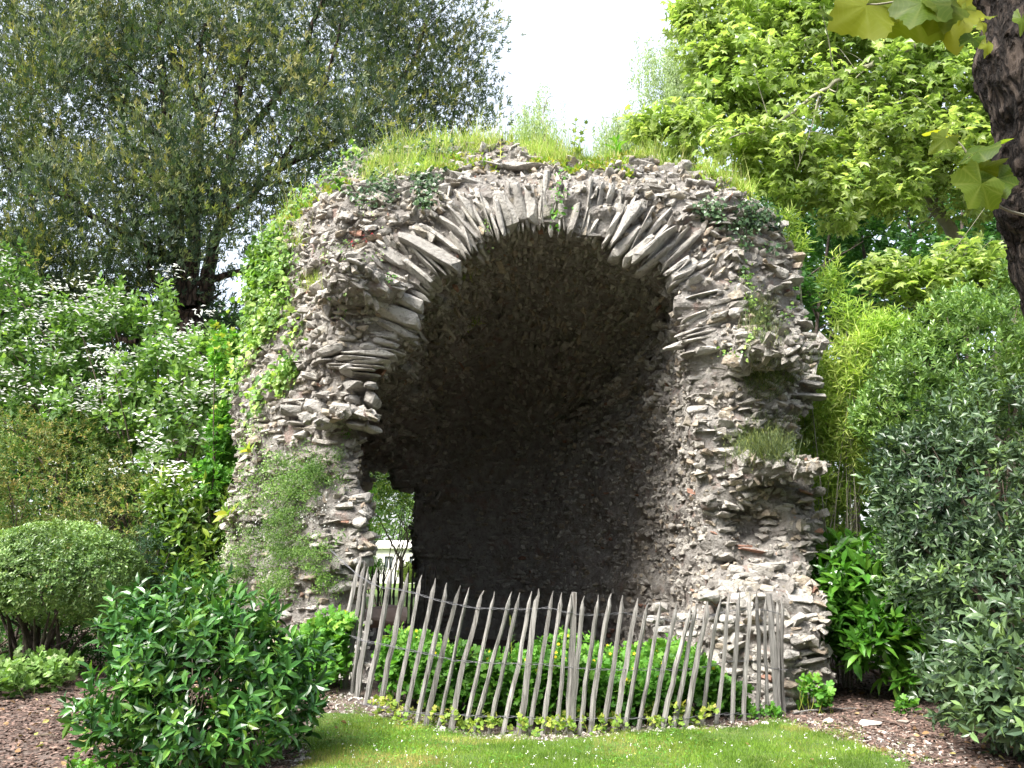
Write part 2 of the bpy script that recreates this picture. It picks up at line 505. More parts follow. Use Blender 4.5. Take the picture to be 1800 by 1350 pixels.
t_rh, t_rhn, t_leaf, t_leafw, t_plane = T_rhomb(), T_rhomb(.14, .03), T_leaf(.36), T_leaf(.52, .05, .12), T_palmate()
t_leaf4, t_leafw4, t_boxl, t_grass = T_leaf4(), T_leaf4(.58, .05, .1), T_rhomb(.55, .06), (np.array([[-.5, 0, 0], [.5, 0, 0], [0, 1, .2]], float), np.array([[0, 1, 2]]))
t_ivy, t_cel, t_spray, t_blade = T_palmate(3, .62, 1.1), T_lobed(), T_spray(), T_blade()


def rosettes(C, A, k, ln, tilt=(35, 80), spread=.5, jit=.25):
    """k leaves round each twig end C with axis A. returns frames (with scale) and positions"""
    n = len(C)
    A = nrm(A)
    h = np.where(np.abs(A[:, 2:3]) > .9, np.array([[1., 0, 0]]), np.array([[0, 0, 1.]]))
    X = nrm(np.cross(A, h)); Y = np.cross(A, X)
    j = np.tile(np.arange(k), n)
    i = np.repeat(np.arange(n), k)
    az = j * 2.39996 + R.uniform(0, 6.28, n)[i]
    f = (j + .5) / k
    tl = np.radians(tilt[0] + (tilt[1] - tilt[0]) * (1 - f)) + R.normal(0, jit, n * k)
    r = np.cos(az)[:, None] * X[i] + np.sin(az)[:, None] * Y[i]
    d = np.cos(tl)[:, None] * A[i] + np.sin(tl)[:, None] * r
    nn = A[i] + R.normal(0, jit, (n * k, 3))
    L = ln * R.uniform(.65, 1.2, n * k)
    pos = C[i] + A[i] * ((f - .6) * spread * ln * 2)[:, None]
    M = frames(d, nn) * L[:, None, None]
    return M, pos


def blob_points(blobs, n, shell=.55, rough=.22, gap=None, seed=0, zmin=.02):
    """points in the outer layer of a set of ellipsoids; also the outward direction"""
    c = np.array([b[0] for b in blobs], float)
    r = np.array([b[1] if np.ndim(b[1]) else (b[1],) * 3 for b in blobs], float)
    wgt = (r[:, 0] * r[:, 1] + r[:, 1] * r[:, 2] + r[:, 0] * r[:, 2])
    wgt /= wgt.sum()
    outP, outD = [], []
    got = 0
    for _ in range(14):
        m = int(n * 1.8)
        i = R.choice(len(blobs), m, p=wgt)
        d = rdir(m)
        q = 1 - (1 - shell) * R.random(m) ** 1.6
        q = q * (1 + rough * vnoise(d * 2.2 + i[:, None] * 7.3, 1, seed) + rough * .5 * vnoise(d * 6 + i[:, None] * 3.1, 1, seed + 1))
        p = c[i] + d * q[:, None] * r[i]
        keep = p[:, 2] > zmin
        for k in range(len(blobs)):
            e = (((p - c[k]) / r[k]) ** 2).sum(-1)
            keep &= (e > shell ** 2) | (i == k)
        if gap:
            keep &= vnoise(p, gap[0], seed + 5) > gap[1]
        outP.append(p[keep]); outD.append(nrm(d[keep] / r[i[keep]]))
        got += keep.sum()
        if got >= n: break
    return np.concatenate(outP)[:n], np.concatenate(outD)[:n]


def leaves_mesh(name, tpl, M, T, mat, rnd=None):
    V, F = scatter(tpl[0], tpl[1], M, T)
    if rnd is None: rnd = R.random(len(T))
    return np_data(name, V, F, mat, np.repeat(rnd, len(tpl[0])))


def leaf_parts(root, name, tpl, M, T, mat, idx, rnd=None):
    """the leaves idx as objects of their own sharing one mesh"""
    me = np_data(name, tpl[0], tpl[1], mat)
    b = root.location
    for i in idx:
        m = M[i]
        mw = Matrix([[*m[0], T[i][0] - b[0]], [*m[1], T[i][1] - b[1]], [*m[2], T[i][2] - b[2]], [0, 0, 0, 1]])
        o = bpy.data.objects.new(name, me)
        COL.objects.link(o)
        o.parent = root
        o.matrix_basis = mw


def nearest_in_view(T, n, size=None):
    u, v, f = proj(T)
    s = 1.0 / f if size is None else size / f
    s = np.where((u > 0) & (u < 1800) & (v > 0) & (v < 1350), s, 0)
    return np.argsort(-s)[:n]


def plant(name, loc, label, cat, blobs, tpl, mat, n, k, ln, group=None, shell=.55, rough=.22, gap=None, up=.45, tilt=(30, 78), stems=8,
          stem_mat=None, seed=0, flowers=None, singles=0, leaf_name='leaf', stem_r=.02, jit=.25, foliage='foliage', base_spread=.2, stem_name='stem', stem_in=.97):
    root = empty(name, loc, label, cat, group)
    C, D = blob_points(blobs, n, shell, rough, gap, seed)
    A = nrm(D * (1 - up) + np.array([0, 0, up]) + R.normal(0, .22, D.shape))
    M, T = rosettes(C, A, k, ln, tilt, jit=jit)
    rn = np.clip(R.random(len(T)) * .75 + .25 * (np.repeat(R.random(n if n < len(C) else len(C)), k)), 0, .999)
    rn = np.clip(rn + .28 * vnoise(T, 1.4, seed) + .12 * vnoise(T, 5, seed + 2), .01, .999)
    if singles:
        face = T + M[:, :, 1] * .5
        s = nearest_in_view(face, len(T))
        # those on the side that faces the path and not buried
        D2 = np.repeat(D, k, axis=0)
        vis = (D2 * nrm(np.array([0, 0, 1.6]) - T)).sum(-1) > .25
        s = [q for q in s if vis[q]][:singles]
        leaf_parts(root, leaf_name, tpl, M, T, mat, s)
        msk = np.ones(len(T), bool); msk[s] = False
        M, T, rn = M[msk], T[msk], rn[msk]
    f = link(foliage, leaves_mesh(foliage, tpl, M, T, mat, rn), root, 'stuff')
    if stems:
        parts = []
        base = np.array(loc, float)
        sel = R.choice(len(C), min(stems, len(C)), replace=False)
        for q in sel:
            e = base + (C[q] - base) * stem_in
            b = base + np.array([R.normal(0, base_spread), R.normal(0, base_spread), -.05])
            mid = (b + e) / 2 + np.array([0, 0, .12 * np.linalg.norm(e - b)]) + R.normal(0, .05, 3)
            pts = smooth_path([b, mid, e], 4)
            parts.append(tube(pts, np.linspace(stem_r, stem_r * .25, len(pts)), 5))
        V, F = join(parts)
        o = link(stem_name, np_data(stem_name, V, F, stem_mat or M_twig, smooth=True), root)
        if len(parts) > 3: o['kind'] = 'stuff'
    if flowers:
        fm, fn, fl, clus = flowers
        keep = [b for b in range(len(C)) if D[b][1] < -.1 and D[b][2] > -.35]
        sel = R.choice(keep, fn, replace=False)
        Cf = np.repeat(C[sel] + D[sel] * ln * .9 + np.array([0, -.12, .07]), clus, axis=0) + R.normal(0, 1, (fn * clus, 3)) * np.array([.055, .055, .026]) * (fl / .035)
        Mf = frames(nrm(R.normal(0, 1, (len(Cf), 3)) * np.array([1, 1, .2])), np.array([0, -.8, .8]) + R.normal(0, .25, (len(Cf), 3))) * fl
        link('flowers', leaves_mesh('flowers', t_rh if clus > 6 else t_leafw, Mf, Cf, fm), root, 'stuff')
    return root

# ------------------------------------------------------------------ ground
def gh(x, y):
    x = np.asarray(x, float); y = np.asarray(y, float)
    z = .27 * np.exp(-((x + 1.75) ** 2 / .5 + (y - 9.3) ** 2 / .7))
    z = z + .035 * vnoise(np.stack([x, y, 0 * x], -1), .9, 3) * np.clip((y - 3) / 3, 0, 1)
    z = z + .012 * vnoise(np.stack([x, y, 0 * x], -1), 5, 4)
    return z


def sheet(name, xs, ys, off, mat, mask=None, **kw):
    X, Y = np.meshgrid(xs, ys, indexing='ij')
    Z = gh(X, Y) + off
    V = np.stack([X, Y, Z], -1).reshape(-1, 3)
    nx, ny = len(xs), len(ys)
    i, j = np.meshgrid(np.arange(nx - 1), np.arange(ny - 1), indexing='ij')
    F = np.stack([i * ny + j, (i + 1) * ny + j, (i + 1) * ny + j + 1, i * ny + j + 1], -1).reshape(-1, 4)
    if mask is not None:
        c = V[F].mean(1)
        F = F[mask(c[:, 0], c[:, 1])]
        used = np.unique(F); rm = np.zeros(len(V), int); rm[used] = np.arange(len(used))
        V = V[used]; F = rm[F]
    o = link(name, np_data(name, V, F, mat, smooth=True))
    tag(o, kind='structure', **kw)
    return o


def axis(lo, a, b, hi, d, big):
    return np.concatenate([np.linspace(lo, a, big, endpoint=False), np.arange(a, b, d), np.linspace(b, hi, big)])


GX, GY = axis(-160, -7, 7, 160, .12, 22), axis(-20, 3.5, 14, 260, .12, 26)
sheet('ground', GX, GY, 0, M_earth)


def ground_at(px, py):
    a, b = (px - 900) / 1500.0, (675 - py) / 1500.0
    dy, dz = cp - b * sp_, sp_ + b * cp
    t = -CZ / dz
    return np.array([a * t, dy * t])


LAWN = np.array([ground_at(*q) for q in [(470, 1420), (520, 1340), (545, 1300), (560, 1278), (620, 1272), (700, 1278), (800, 1290), (900, 1296), (1000, 1297), (1100, 1294), (1200, 1288), (1290, 1279), (1370, 1272), (1420, 1282), (1470, 1296), (1540, 1318), (1590, 1350), (1640, 1420)]])
LAWN = np.vstack([LAWN, [[1.6, 3.0], [-1.1, 3.0]]])


def sd_poly(x, y, poly):
    """signed distance to a polygon, negative inside"""
    d = np.full(x.shape, 1e9); inside = np.zeros(x.shape, bool)
    n = len(poly)
    for i in range(n):
        ax, ay = poly[i]; bx, by = poly[(i + 1) % n]
        ex, ey = bx - ax, by - ay
        wx, wy = x - ax, y - ay
        t = np.clip((wx * ex + wy * ey) / (ex * ex + ey * ey + 1e-12), 0, 1)
        d = np.minimum(d, (wx - ex * t) ** 2 + (wy - ey * t) ** 2)
        c = (ay > y) != (by > y)
        xi = ax + (y - ay) * (bx - ax) / (by - ay + 1e-12)
        inside ^= c & (x < xi)
    d = np.sqrt(d)
    return np.where(inside, -d, d)


def lawn_d(x, y):
    return sd_poly(x, y, LAWN) + .10 * vnoise(np.stack([x, y, 0 * x], -1), 3.3, 8) + .05 * vnoise(np.stack([x, y, 0 * x], -1), 11, 9)


sheet('lawn', np.arange(-2.6, 4.2, .06), np.arange(3.0, 9.4, .06), .006, M_lawn, lambda x, y: lawn_d(x, y) < 0)
sheet('far_lawn', np.linspace(-40, 6, 60), np.linspace(19.5, 60, 60), .03, M_lawn)

# ------------------------------------------------------------------ the ruined vault
OPEN_PX = [(640, 1330), (635, 1060), (630, 960), (640, 900), (638, 850), (634, 795), (640, 740), (636, 690), (630, 655), (676, 650), (690, 610), (728, 582), (738, 540), (732, 498), (768, 494), (808, 466), (820, 436), (850, 425), (864, 404), (890, 398), (915, 392), (950, 385), (985, 392), (1010, 402),
           (1040, 404), (1070, 418), (1100, 440), (1150, 452), (1178, 478), (1200, 510), (1190, 545), (1212, 590), (1205, 640), (1215, 700), (1225, 770), (1235, 850), (1250, 940), (1255, 1000), (1250, 1100), (1250, 1330)]
OPEN = np.array([P(u, v, 9.9)[[0, 2]] for u, v in OPEN_PX])
OPEN[OPEN[:, 1] < 0, 1] = -1.0
OUT_PX = [(372, 1330, 11.3), (378, 1080, 11.4), (385, 1000, 11.4), (395, 900, 11.6), (412, 800, 11.8), (420, 720, 11.8), (412, 640, 11.8), (420, 560, 11.8), (436, 480, 11.7), (455, 410, 11.6), (482, 350, 11.4), (520, 305, 11.3), (580, 272, 11.3), (650, 252, 11.3), (720, 248, 11.2),
          (800, 252, 11.2), (880, 262, 11.0), (960, 278, 11.0), (1050, 292, 11.0), (1130, 306, 11.0), (1200, 322, 11.0), (1260, 342, 10.9), (1320, 372, 10.7), (1362, 404, 10.5), (1390, 440, 10.4), (1410, 490, 10.3),
          (1420, 540, 10.3), (1432, 580, 10.3), (1440, 625, 10.2), (1442, 690, 10.1), (1432, 715, 10.1), (1412, 735, 10.1), (1402, 780, 10.1), (1415, 806, 10.0), (1452, 822, 10.0), (1448, 862, 10.0), (1442, 910, 10.0), (1425, 975, 10.0), (1408, 1000, 9.9), (1404, 1030, 9.9), (1414, 1070, 9.9), (1412, 1130, 9.9), (1428, 1180, 9.9), (1428, 1330, 9.9)]
OUTL = np.array([P(u, v, y)[[0, 2]] for u, v, y in OUT_PX])
OUTL[0, 1] = OUTL[-1, 1] = -1.0

H = .060
gx = np.arange(-4.5, 4.3, H); gy = np.arange(8.9, 18.9, H * 1.15); gz = np.arange(-.35, 7.3, H)
GXX, GZZ = np.meshgrid(gx, gz, indexing='ij')
d_open0 = sd_poly(GXX, GZZ, OPEN)
d_out = sd_poly(GXX, GZZ, OUTL)


def front_y(x, z):
    """where the front face stands"""
    do = sd_poly(x, z, OPEN)
    y = np.full(x.shape, 10.0)
    y += np.clip(-2.05 - x, 0, 9) ** 1.35 * .78
    y += np.clip(z - 5.95, 0, 9) * .75
    y += np.clip(do - .75, 0, 9) * .22 * np.clip((z - 3.2) / 1.5, 0, 1)
    y += np.clip(x - 2.75, 0, 9) * .35
    # the pier foot stands forward
    y -= .42 * np.clip((1.22 - z) / .12, 0, 1) * np.clip((x - .75) / .2, 0, 1)
    y -= .30 * np.clip((1.55 - z) / .35, 0, 1) * np.clip((x - 1.9) / .3, 0, 1)
    return y


def blob(x, y, z, c, r):
    q = np.sqrt(((x - c[0]) / r[0]) ** 2 + ((y - c[1]) / r[1]) ** 2 + ((z - c[2]) / r[2]) ** 2)
    return (q - 1) * min(r)


fy = front_y(GXX, GZZ)
vals = np.empty((len(gx), len(gy), len(gz)), np.float32)
L_, XC, ZC = 6.6, -.9, 2.2
for j, y in enumerate(gy):
    t = np.clip((y - 9.9) / L_, 0, 1.2)
    s = math.sqrt(max(0.0, 1 - t ** 2.5))
    outer = np.maximum(np.maximum(fy - y, d_out), y - 18.3)
    # rounded shoulder between face and flank
    if s > .03:
        sl = (1 + 1.0 * min(max(t - .06, 0) * 6, 1)) * (1 if t < .75 else max(s, .2) / math.sqrt(1 - .75 ** 2.5))
        xs = XC + (GXX - XC) / np.where(GXX > XC, s, sl)
        zs = np.where(GZZ > ZC, ZC + (GZZ - ZC) / (.25 + .75 * s), GZZ)
        dc = sd_poly(xs, zs, OPEN) * min(s + .1, 1) - .05
    else:
        dc = np.full(GXX.shape, 1.0)
    v = np.maximum(outer, -dc)
    # the flank behind the left pier is broken through to the garden
    cut = np.maximum(np.maximum(GXX + .108 * y - .02, 10.5 - y), np.maximum(GZZ - 1.66 - .0955 * y + .02 * y * (GXX > -.14 * y), (.62 if y < 12.6 else -2) - GZZ))
    cut = np.maximum(cut, -.172 * y - .06 - GXX)
    v = np.maximum(v, -cut)
    # hollows and ledges in the right pier
    c1 = P(1352, 925, 9.85); v = np.maximum(v, -blob(GXX, y, GZZ, c1, (.46, .45, .32)))
    c2 = P(1340, 655, 9.85); v = np.maximum(v, -blob(GXX, y, GZZ, (c2[0], 9.9, c2[2]), (.35, .35, .09)))
    c3 = P(1240, 985, 9.75); v = np.maximum(v, -blob(GXX, y, GZZ, c3, (.8, .45, .13)))
    c4 = P(1355, 825, 9.95); v = np.minimum(v, blob(GXX, y, GZZ, c4, (.42, .5, .15)))
    c5 = P(1340, 628, 10.0); v = np.minimum(v, blob(GXX, y, GZZ, c5, (.30, .38, .11)))
    c6 = P(660, 515, 9.95); v = np.minimum(v, blob(GXX, y, GZZ, c6, (.45, .4, .12)))
    c7 = P(590, 735, 9.98); v = np.minimum(v, blob(GXX, y, GZZ, c7, (.6, .35, .15)))
    vals[:, j, :] = v
# erosion: level courses plus lumps
for (sx, sz, amp, seed) in ((1.1, 1.1, .13, 1), (2.6, 7.5, .085, 2), (5.5, 13, .045, 3), (10, 15, .038, 4)):
    G = np.empty((len(gx), len(gy), len(gz), 3), np.float32)
    G[..., 0] = gx[:, None, None] * sx; G[..., 1] = gy[None, :, None] * sx; G[..., 2] = gz[None, None, :] * sz
    near = np.abs(vals) < .35
    nz_ = np.zeros(vals.shape, np.float32)
    nz_[near] = vnoise(G[near], 1, seed)
    vals += amp * nz_
    del G


def surface_net(v, gx, gy, gz):
    ins = v < 0
    c = [ins[a:ins.shape[0] - 1 + a, b:ins.shape[1] - 1 + b, d:ins.shape[2] - 1 + d] for a in (0, 1) for b in (0, 1) for d in (0, 1)]
    cnt = sum(q.astype(np.int8) for q in c)
    act = (cnt > 0) & (cnt < 8)
    I = np.argwhere(act)
    cell = np.full(act.shape, -1, np.int64); cell[act] = np.arange(len(I))
    offs = [(a, b, d) for a in (0, 1) for b in (0, 1) for d in (0, 1)]
    cv = {o: v[I[:, 0] + o[0], I[:, 1] + o[1], I[:, 2] + o[2]] for o in offs}
    acc = np.zeros((len(I), 3)); num = np.zeros(len(I))
    for o in offs:
        for ax in range(3):
            if o[ax] == 0:
                p = list(o); p[ax] = 1; p = tuple(p)
                a, b = cv[o], cv[p]
                m = (a < 0) != (b < 0)
                t = np.where(m, a / np.where(m, a - b, 1), 0)
                pos = np.array(o, float)[None] + np.zeros((len(I), 1))
                pos[:, ax] += t
                acc[m] += pos[m]; num[m] += 1
    V = I + acc / num[:, None]
    V = np.stack([gx[0] + V[:, 0] * (gx[1] - gx[0]), gy[0] + V[:, 1] * (gy[1] - gy[0]), gz[0] + V[:, 2] * (gz[1] - gz[0])], -1)
    Fs = []
    nx, ny, nz = v.shape
    for ax in range(3):
        b, c2 = [(1, 2), (2, 0), (0, 1)][ax]
        sl0 = [slice(1, -1)] * 3; sl1 = [slice(1, -1)] * 3
        sl0[ax] = slice(0, -1); sl1[ax] = slice(1, None)
        m = ins[tuple(sl0)] != ins[tuple(sl1)]
        E = np.argwhere(m)
        for q in range(3):
            if q != ax: E[:, q] += 1
        sgn = ins[E[:, 0], E[:, 1], E[:, 2]]
        def cid(db, dc):
            e = E.copy(); e[:, b] -= db; e[:, c2] -= dc
            return cell[e[:, 0], e[:, 1], e[:, 2]]
        q = np.stack([cid(1, 1), cid(0, 1), cid(0, 0), cid(1, 0)], -1)
        q[~sgn] = q[~sgn][:, ::-1]
        Fs.append(q)
    F = np.concatenate(Fs)
    return V, F[(F >= 0).all(1)]


CV, CF = surface_net(vals, gx, gy, gz)
del vals
core_bvh = BVHTree.FromPolygons([tuple(p) for p in CV], CF.tolist())
EYE = Vector((0, 0, CZ))


def hit(px, py):
    """the masonry seen at a pixel: point, normal"""
    d = Vector(P(px, py, 10.0)) - EYE
    h = core_bvh.ray_cast(EYE, d.normalized(), 40)
    if h[0] is None: return None, None
    n = h[1]
    if n.dot(d) > 0: n = -n
    return np.array(h[0]), np.array(n)


ruin = empty('masonry_vault', (0, 10, 0), 'ruined grey stone vault with a gaping dark arched mouth, weeds growing on its crown', 'ruin')
link('rubble_core', np_data('rubble_core', CV, CF, M_core, smooth=False), ruin)


def stone_template(seed, detail=0, npt=0):
    rr = np.random.default_rng(seed)
    p = rr.normal(size=(npt or (20 if detail else 13), 3)); p /= np.linalg.norm(p, axis=1)[:, None]
    p = np.sign(p) * np.abs(p) ** rr.uniform(.45, .75)
    p *= .5 / np.abs(p).max(0)
    p[:, :2] += rr.normal(0, .03, (len(p), 2))
    bm = bmesh.new()
    for q in p: bm.verts.new(q)
    bmesh.ops.convex_hull(bm, input=list(bm.verts))
    for vv in [vv for vv in bm.verts if not vv.link_faces]: bm.verts.remove(vv)
    bmesh.ops.triangulate(bm, faces=list(bm.faces))
    if detail:
        for _ in range(detail):
            bmesh.ops.subdivide_edges(bm, edges=list(bm.edges), cuts=1, use_grid_fill=True)
        bmesh.ops.triangulate(bm, faces=list(bm.faces))
        for vv in bm.verts:
            c = np.array(vv.co)
            # laminated edges: layers along the thin axis step in and out
            k = 1 + .07 * float(vnoise(c * np.array([5, 5, 14]), 1, seed)) + .05 * float(vnoise(c * 11, 1, seed + 3))
            vv.co = Vector((c[0] * k, c[1] * k, c[2] * (1 + .13 * float(vnoise(c * np.array([6, 6, 2]), 1, seed + 8)))))
    if detail: bmesh.ops.smooth_vert(bm, verts=list(bm.verts), factor=.28, use_axis_x=True, use_axis_y=True, use_axis_z=True)
    bm.verts.ensure_lookup_table(); bm.verts.index_update()
    V = np.array([v.co[:] for v in bm.verts]); F = np.array([[v.index for v in f.verts] for f in bm.faces])
    bm.free()
    return V, F


st_tiny = [stone_template(500 + i, 0, 7) for i in range(5)]
st_lo = [stone_template(100 + i) for i in range(14)]
st_hi = [stone_template(300 + i, 1) for i in range(12)]

# sample the surface
ft = CV[CF]
fc = ft.mean(1)
cr = np.cross(ft[:, 2] - ft[:, 0], ft[:, 3] - ft[:, 1])
fa = np.linalg.norm(cr, axis=1) / 2
fn = cr / (2 * fa[:, None] + 1e-12)
if (fn[:, 1] * (fc[:, 1] < 9.95)).sum() > 0: fn = -fn
toeye = nrm(np.array([0, 0, CZ]) - fc)
facing = (fn * toeye).sum(1)
inside_v = (np.abs(fc[:, 0] - .2) < 2.3) & (fc[:, 1] > 10.1) & (fc[:, 2] < 5.6) & (fn[:, 1] > -.95)
wt = np.where(facing > -.1, 1.0, .22)
wt *= np.where((fn[:, 2] > .8) & (fc[:, 2] > 5.8), .3, 1)
wt *= np.where((fc[:, 1] > 12.5) & ~((fc[:, 0] > 0) & (facing > 0)), .45, 1)
wt *= np.where(fc[:, 2] < -.05, 0, 1)
wt *= np.where((fc[:, 1] < 10.6) & (fc[:, 2] > 3) & (fn[:, 1] < -.2), 1.9, 1)
NST = 14500
pr = fa * wt; pr /= pr.sum()
si = R.choice(len(fc), NST, p=pr)
sp = fc[si] + R.uniform(-.025, .025, (NST, 3))
sn = nrm(fn[si] + R.normal(0, .13, (NST, 3)))
AC = P(960, 640, 9.9)
rel = sp - AC; rel[:, 1] = 0
rr_ = np.linalg.norm(rel, axis=1)
that = np.stack([-rel[:, 2], 0 * rr_, rel[:, 0]], -1) / rr_[:, None]
that *= np.sign(that[:, 0:1] * -rel[:, 0:1] + 1e-6) if False else 1
do_s = sd_poly(sp[:, 0], sp[:, 2], OPEN)
arch = (sp[:, 2] > AC[2] - .3) & (do_s < .8)
thin = np.where(arch[:, None], that, np.array([0, 0, 1.0]))
thin = nrm(thin + R.normal(0, .13, thin.shape) * np.where(arch | (sp[:, 2] < 3.2), 1, 2.4)[:, None])
lvl = ~arch & (np.abs(sn[:, 2]) < .7)
sp[lvl, 2] = np.round(sp[lvl, 2] / .088) * .088 + R.normal(0, .012, lvl.sum())
cax = nrm(thin - (thin * sn).sum(1, keepdims=True) * sn + 1e-4)
aax = np.cross(sn, cax)
la = np.clip(R.lognormal(math.log(.135), .45, NST), .05, .36)
lc = np.clip(R.lognormal(math.log(.062), .34, NST), .028, .12)
small = (sp[:, 1] > 10.25) & (sp[:, 0] > .3) & (sp[:, 2] < 3.4)        # the inner right wall is small rubble
la[small] *= .62; lc[small] *= .85
lb = R.uniform(.10, .2, NST) * np.where(small, .6, 1)
off = R.normal(-.027, .026, NST) * np.where(small, .6, 1)
off[(sp[:, 1] < 10.2) & arch & (do_s < .42)] -= .07
bad = (sp[:, 2] < 1.25) & (sp[:, 0] > 1.2)
la[bad] = np.clip(la[bad] * 1.35, .12, .4); lc[bad] *= 1.3
sp = sp + sn * off[:, None]
SM = np.stack([aax * la[:, None], sn * lb[:, None], cax * lc[:, None]], -1)
srnd = R.random(NST) * .96
rs = R.random(NST) < np.where((sp[:, 2] < 2.6) & (sp[:, 0] > .2), .022, .004)
srnd[rs] = .99

# hand placed slabs: both ends in the picture, thickness, how far proud of the face
SLABS = [(695, 402, 808, 462, 27, .20), (664, 434, 735, 470, 22, .10), (700, 425, 760, 452, 14, .05), (740, 480, 775, 494, 16, 0), (664, 500, 742, 535, 22, .18), (640, 527, 738, 562, 26, .16), (655, 556, 728, 588, 17, .10), (632, 580, 702, 592, 18, .05), (626, 606, 694, 616, 26, .04), (650, 632, 686, 640, 16, 0),
         (745, 392, 818, 448, 13, .12), (762, 368, 836, 432, 15, .10), (782, 350, 846, 418, 15, .12), (806, 338, 858, 404, 16, .10), (726, 384, 808, 440, 12, .08), (832, 330, 866, 396, 20, .06), (872, 312, 900, 392, 28, .10), (902, 312, 922, 388, 20, .06), (930, 320, 938, 386, 24, .05), (962, 316, 962, 384, 24, .05),
         (984, 350, 986, 394, 26, .10), (1018, 352, 1004, 408, 13, .16), (1044, 300, 1036, 372, 12, .14), (1022, 310, 1018, 352, 18, .04), (1062, 312, 1054, 372, 14, .08), (1080, 318, 1068, 372, 12, .06), (1092, 362, 1066, 420, 12, .12), (1126, 344, 1068, 426, 17, .18), (1110, 340, 1090, 380, 13, .06), (1132, 388, 1078, 448, 19, .10),
         (1152, 408, 1098, 458, 15, .08), (1206, 388, 1116, 450, 17, .22), (1184, 424, 1120, 470, 13, .12), (1224, 458, 1178, 488, 22, .12), (1246, 480, 1202, 500, 20, .12), (1262, 452, 1216, 470, 14, .05), (1160, 440, 1130, 460, 12, .02),
         (1320, 528, 1262, 542, 16, .12), (1278, 604, 1212, 616, 16, .10), (1212, 600, 1170, 606, 11, .02), (1255, 545, 1205, 560, 18, .06), (1345, 465, 1392, 480, 16, .05), (1352, 425, 1372, 440, 22, 0), (1390, 500, 1340, 512, 12, .05), (1395, 655, 1455, 662, 11, .05), (1412, 585, 1446, 590, 9, .02), (1420, 612, 1456, 618, 12, .04), (1400, 560, 1436, 570, 10, .02),
         (1376, 690, 1462, 692, 11, .12), (1410, 670, 1462, 674, 10, .10), (1330, 668, 1382, 676, 12, .14), (1310, 640, 1352, 648, 12, .08), (1362, 700, 1414, 706, 14, .05),
         (1300, 822, 1345, 828, 12, .12), (1352, 828, 1402, 832, 12, .15), (1404, 824, 1452, 830, 13, .12), (1320, 806, 1362, 812, 10, .08), (1436, 860, 1456, 862, 14, .16), (1402, 812, 1440, 814, 9, .1),
         (542, 738, 582, 740, 19, .20), (604, 738, 642, 740, 21, .18), (622, 724, 664, 730, 13, .12), (634, 748, 666, 752, 12, .12), (600, 674, 640, 678, 16, .12), (634, 672, 660, 678, 12, .12), (486, 718, 530, 722, 18, .18), (532, 706, 570, 716, 24, .1), (508, 756, 538, 764, 18, .12), (500, 742, 532, 744, 9, .14), (556, 620, 606, 604, 18, .12), (550, 630, 590, 628, 10, .14), (590, 642, 624, 650, 22, .14), (545, 600, 566, 602, 13, .08), (540, 585, 566, 588, 14, .06), (530, 566, 562, 572, 14, .08), (565, 540, 600, 532, 26, .14), (596, 520, 630, 505, 14, .1), (552, 512, 580, 505, 14, .08),
         (525, 655, 560, 662, 12, .08), (545, 682, 580, 694, 18, .08), (602, 700, 630, 706, 22, .04), (640, 690, 662, 702, 22, .02), (570, 480, 600, 470, 12, .06), (612, 486, 650, 480, 20, .06), (600, 500, 640, 492, 10, .1), (520, 545, 552, 540, 12, .06),
         (622, 905, 650, 900, 16, .08), (600, 935, 640, 942, 20, .06), (630, 960, 655, 955, 20, .06), (606, 985, 650, 990, 18, .06), (610, 880, 648, 872, 20, .04), (560, 905, 596, 900, 22, .02),
         (1296, 1012, 1345, 1020, 14, .10), (1326, 1000, 1384, 992, 14, .12), (1352, 1014, 1398, 1012, 12, .08), (1260, 975, 1300, 980, 16, .06), (1384, 1050, 1438, 1052, 20, .10), (1374, 1075, 1408, 1082, 18, .08), (1408, 1072, 1436, 1070, 14, .1), (1374, 1098, 1404, 1102, 13, .08), (1398, 1108, 1440, 1106, 16, .1), (1372, 1124, 1416, 1120, 14, .1), (1378, 1142, 1408, 1146, 18, .06), (1408, 1142, 1450, 1142, 20, .08), (1376, 1168, 1400, 1160, 20, .04), (1400, 1160, 1424, 1162, 18, .08), (1424, 1186, 1456, 1184, 34, .10), (1384, 1188, 1416, 1196, 22, .04), (1390, 1218, 1424, 1222, 24, .04), (1430, 1222, 1452, 1226, 24, 0),
         (1150, 1066, 1184, 1066, 17, .02), (1190, 1084, 1228, 1086, 12, .04), (1140, 1086, 1172, 1090, 12, .02), (1232, 1052, 1270, 1050, 14, 0), (1150, 1108, 1186, 1106, 15, .02), (1192, 1112, 1230, 1116, 14, 0), (1240, 1090, 1280, 1092, 14, .02), (1290, 1070, 1330, 1068, 16, .02), (1284, 1110, 1326, 1112, 18, .02), (1284, 1190, 1344, 1190, 40, 0), (1240, 1160, 1280, 1160, 22, 0), (1300, 1230, 1330, 1236, 18, .02),
         (826, 282, 900, 285, 11, .22), (884, 284, 968, 291, 9, .22), (940, 287, 984, 294, 8, .12), (1226, 316, 1262, 322, 8, .1), (1118, 322, 1168, 326, 8, .15), (790, 292, 832, 290, 14, .12), (800, 312, 848, 320, 22, .05), (1278, 334, 1310, 340, 9, .05), (1205, 340, 1235, 345, 14, .02),
         (586, 345, 620, 335, 16, .06), (560, 366, 590, 372, 14, .06), (640, 345, 700, 352, 16, .06), (650, 372, 700, 360, 12, .06), (560, 420, 590, 412, 20, .06), (600, 400, 640, 392, 14, .04), (520, 430, 548, 436, 14, .04), (680, 390, 706, 384, 12, .05), (505, 470, 540, 462, 16, .05), (600, 450, 645, 442, 18, .06), (655, 410, 690, 402, 12, .04)]
slabM, slabT = [], []
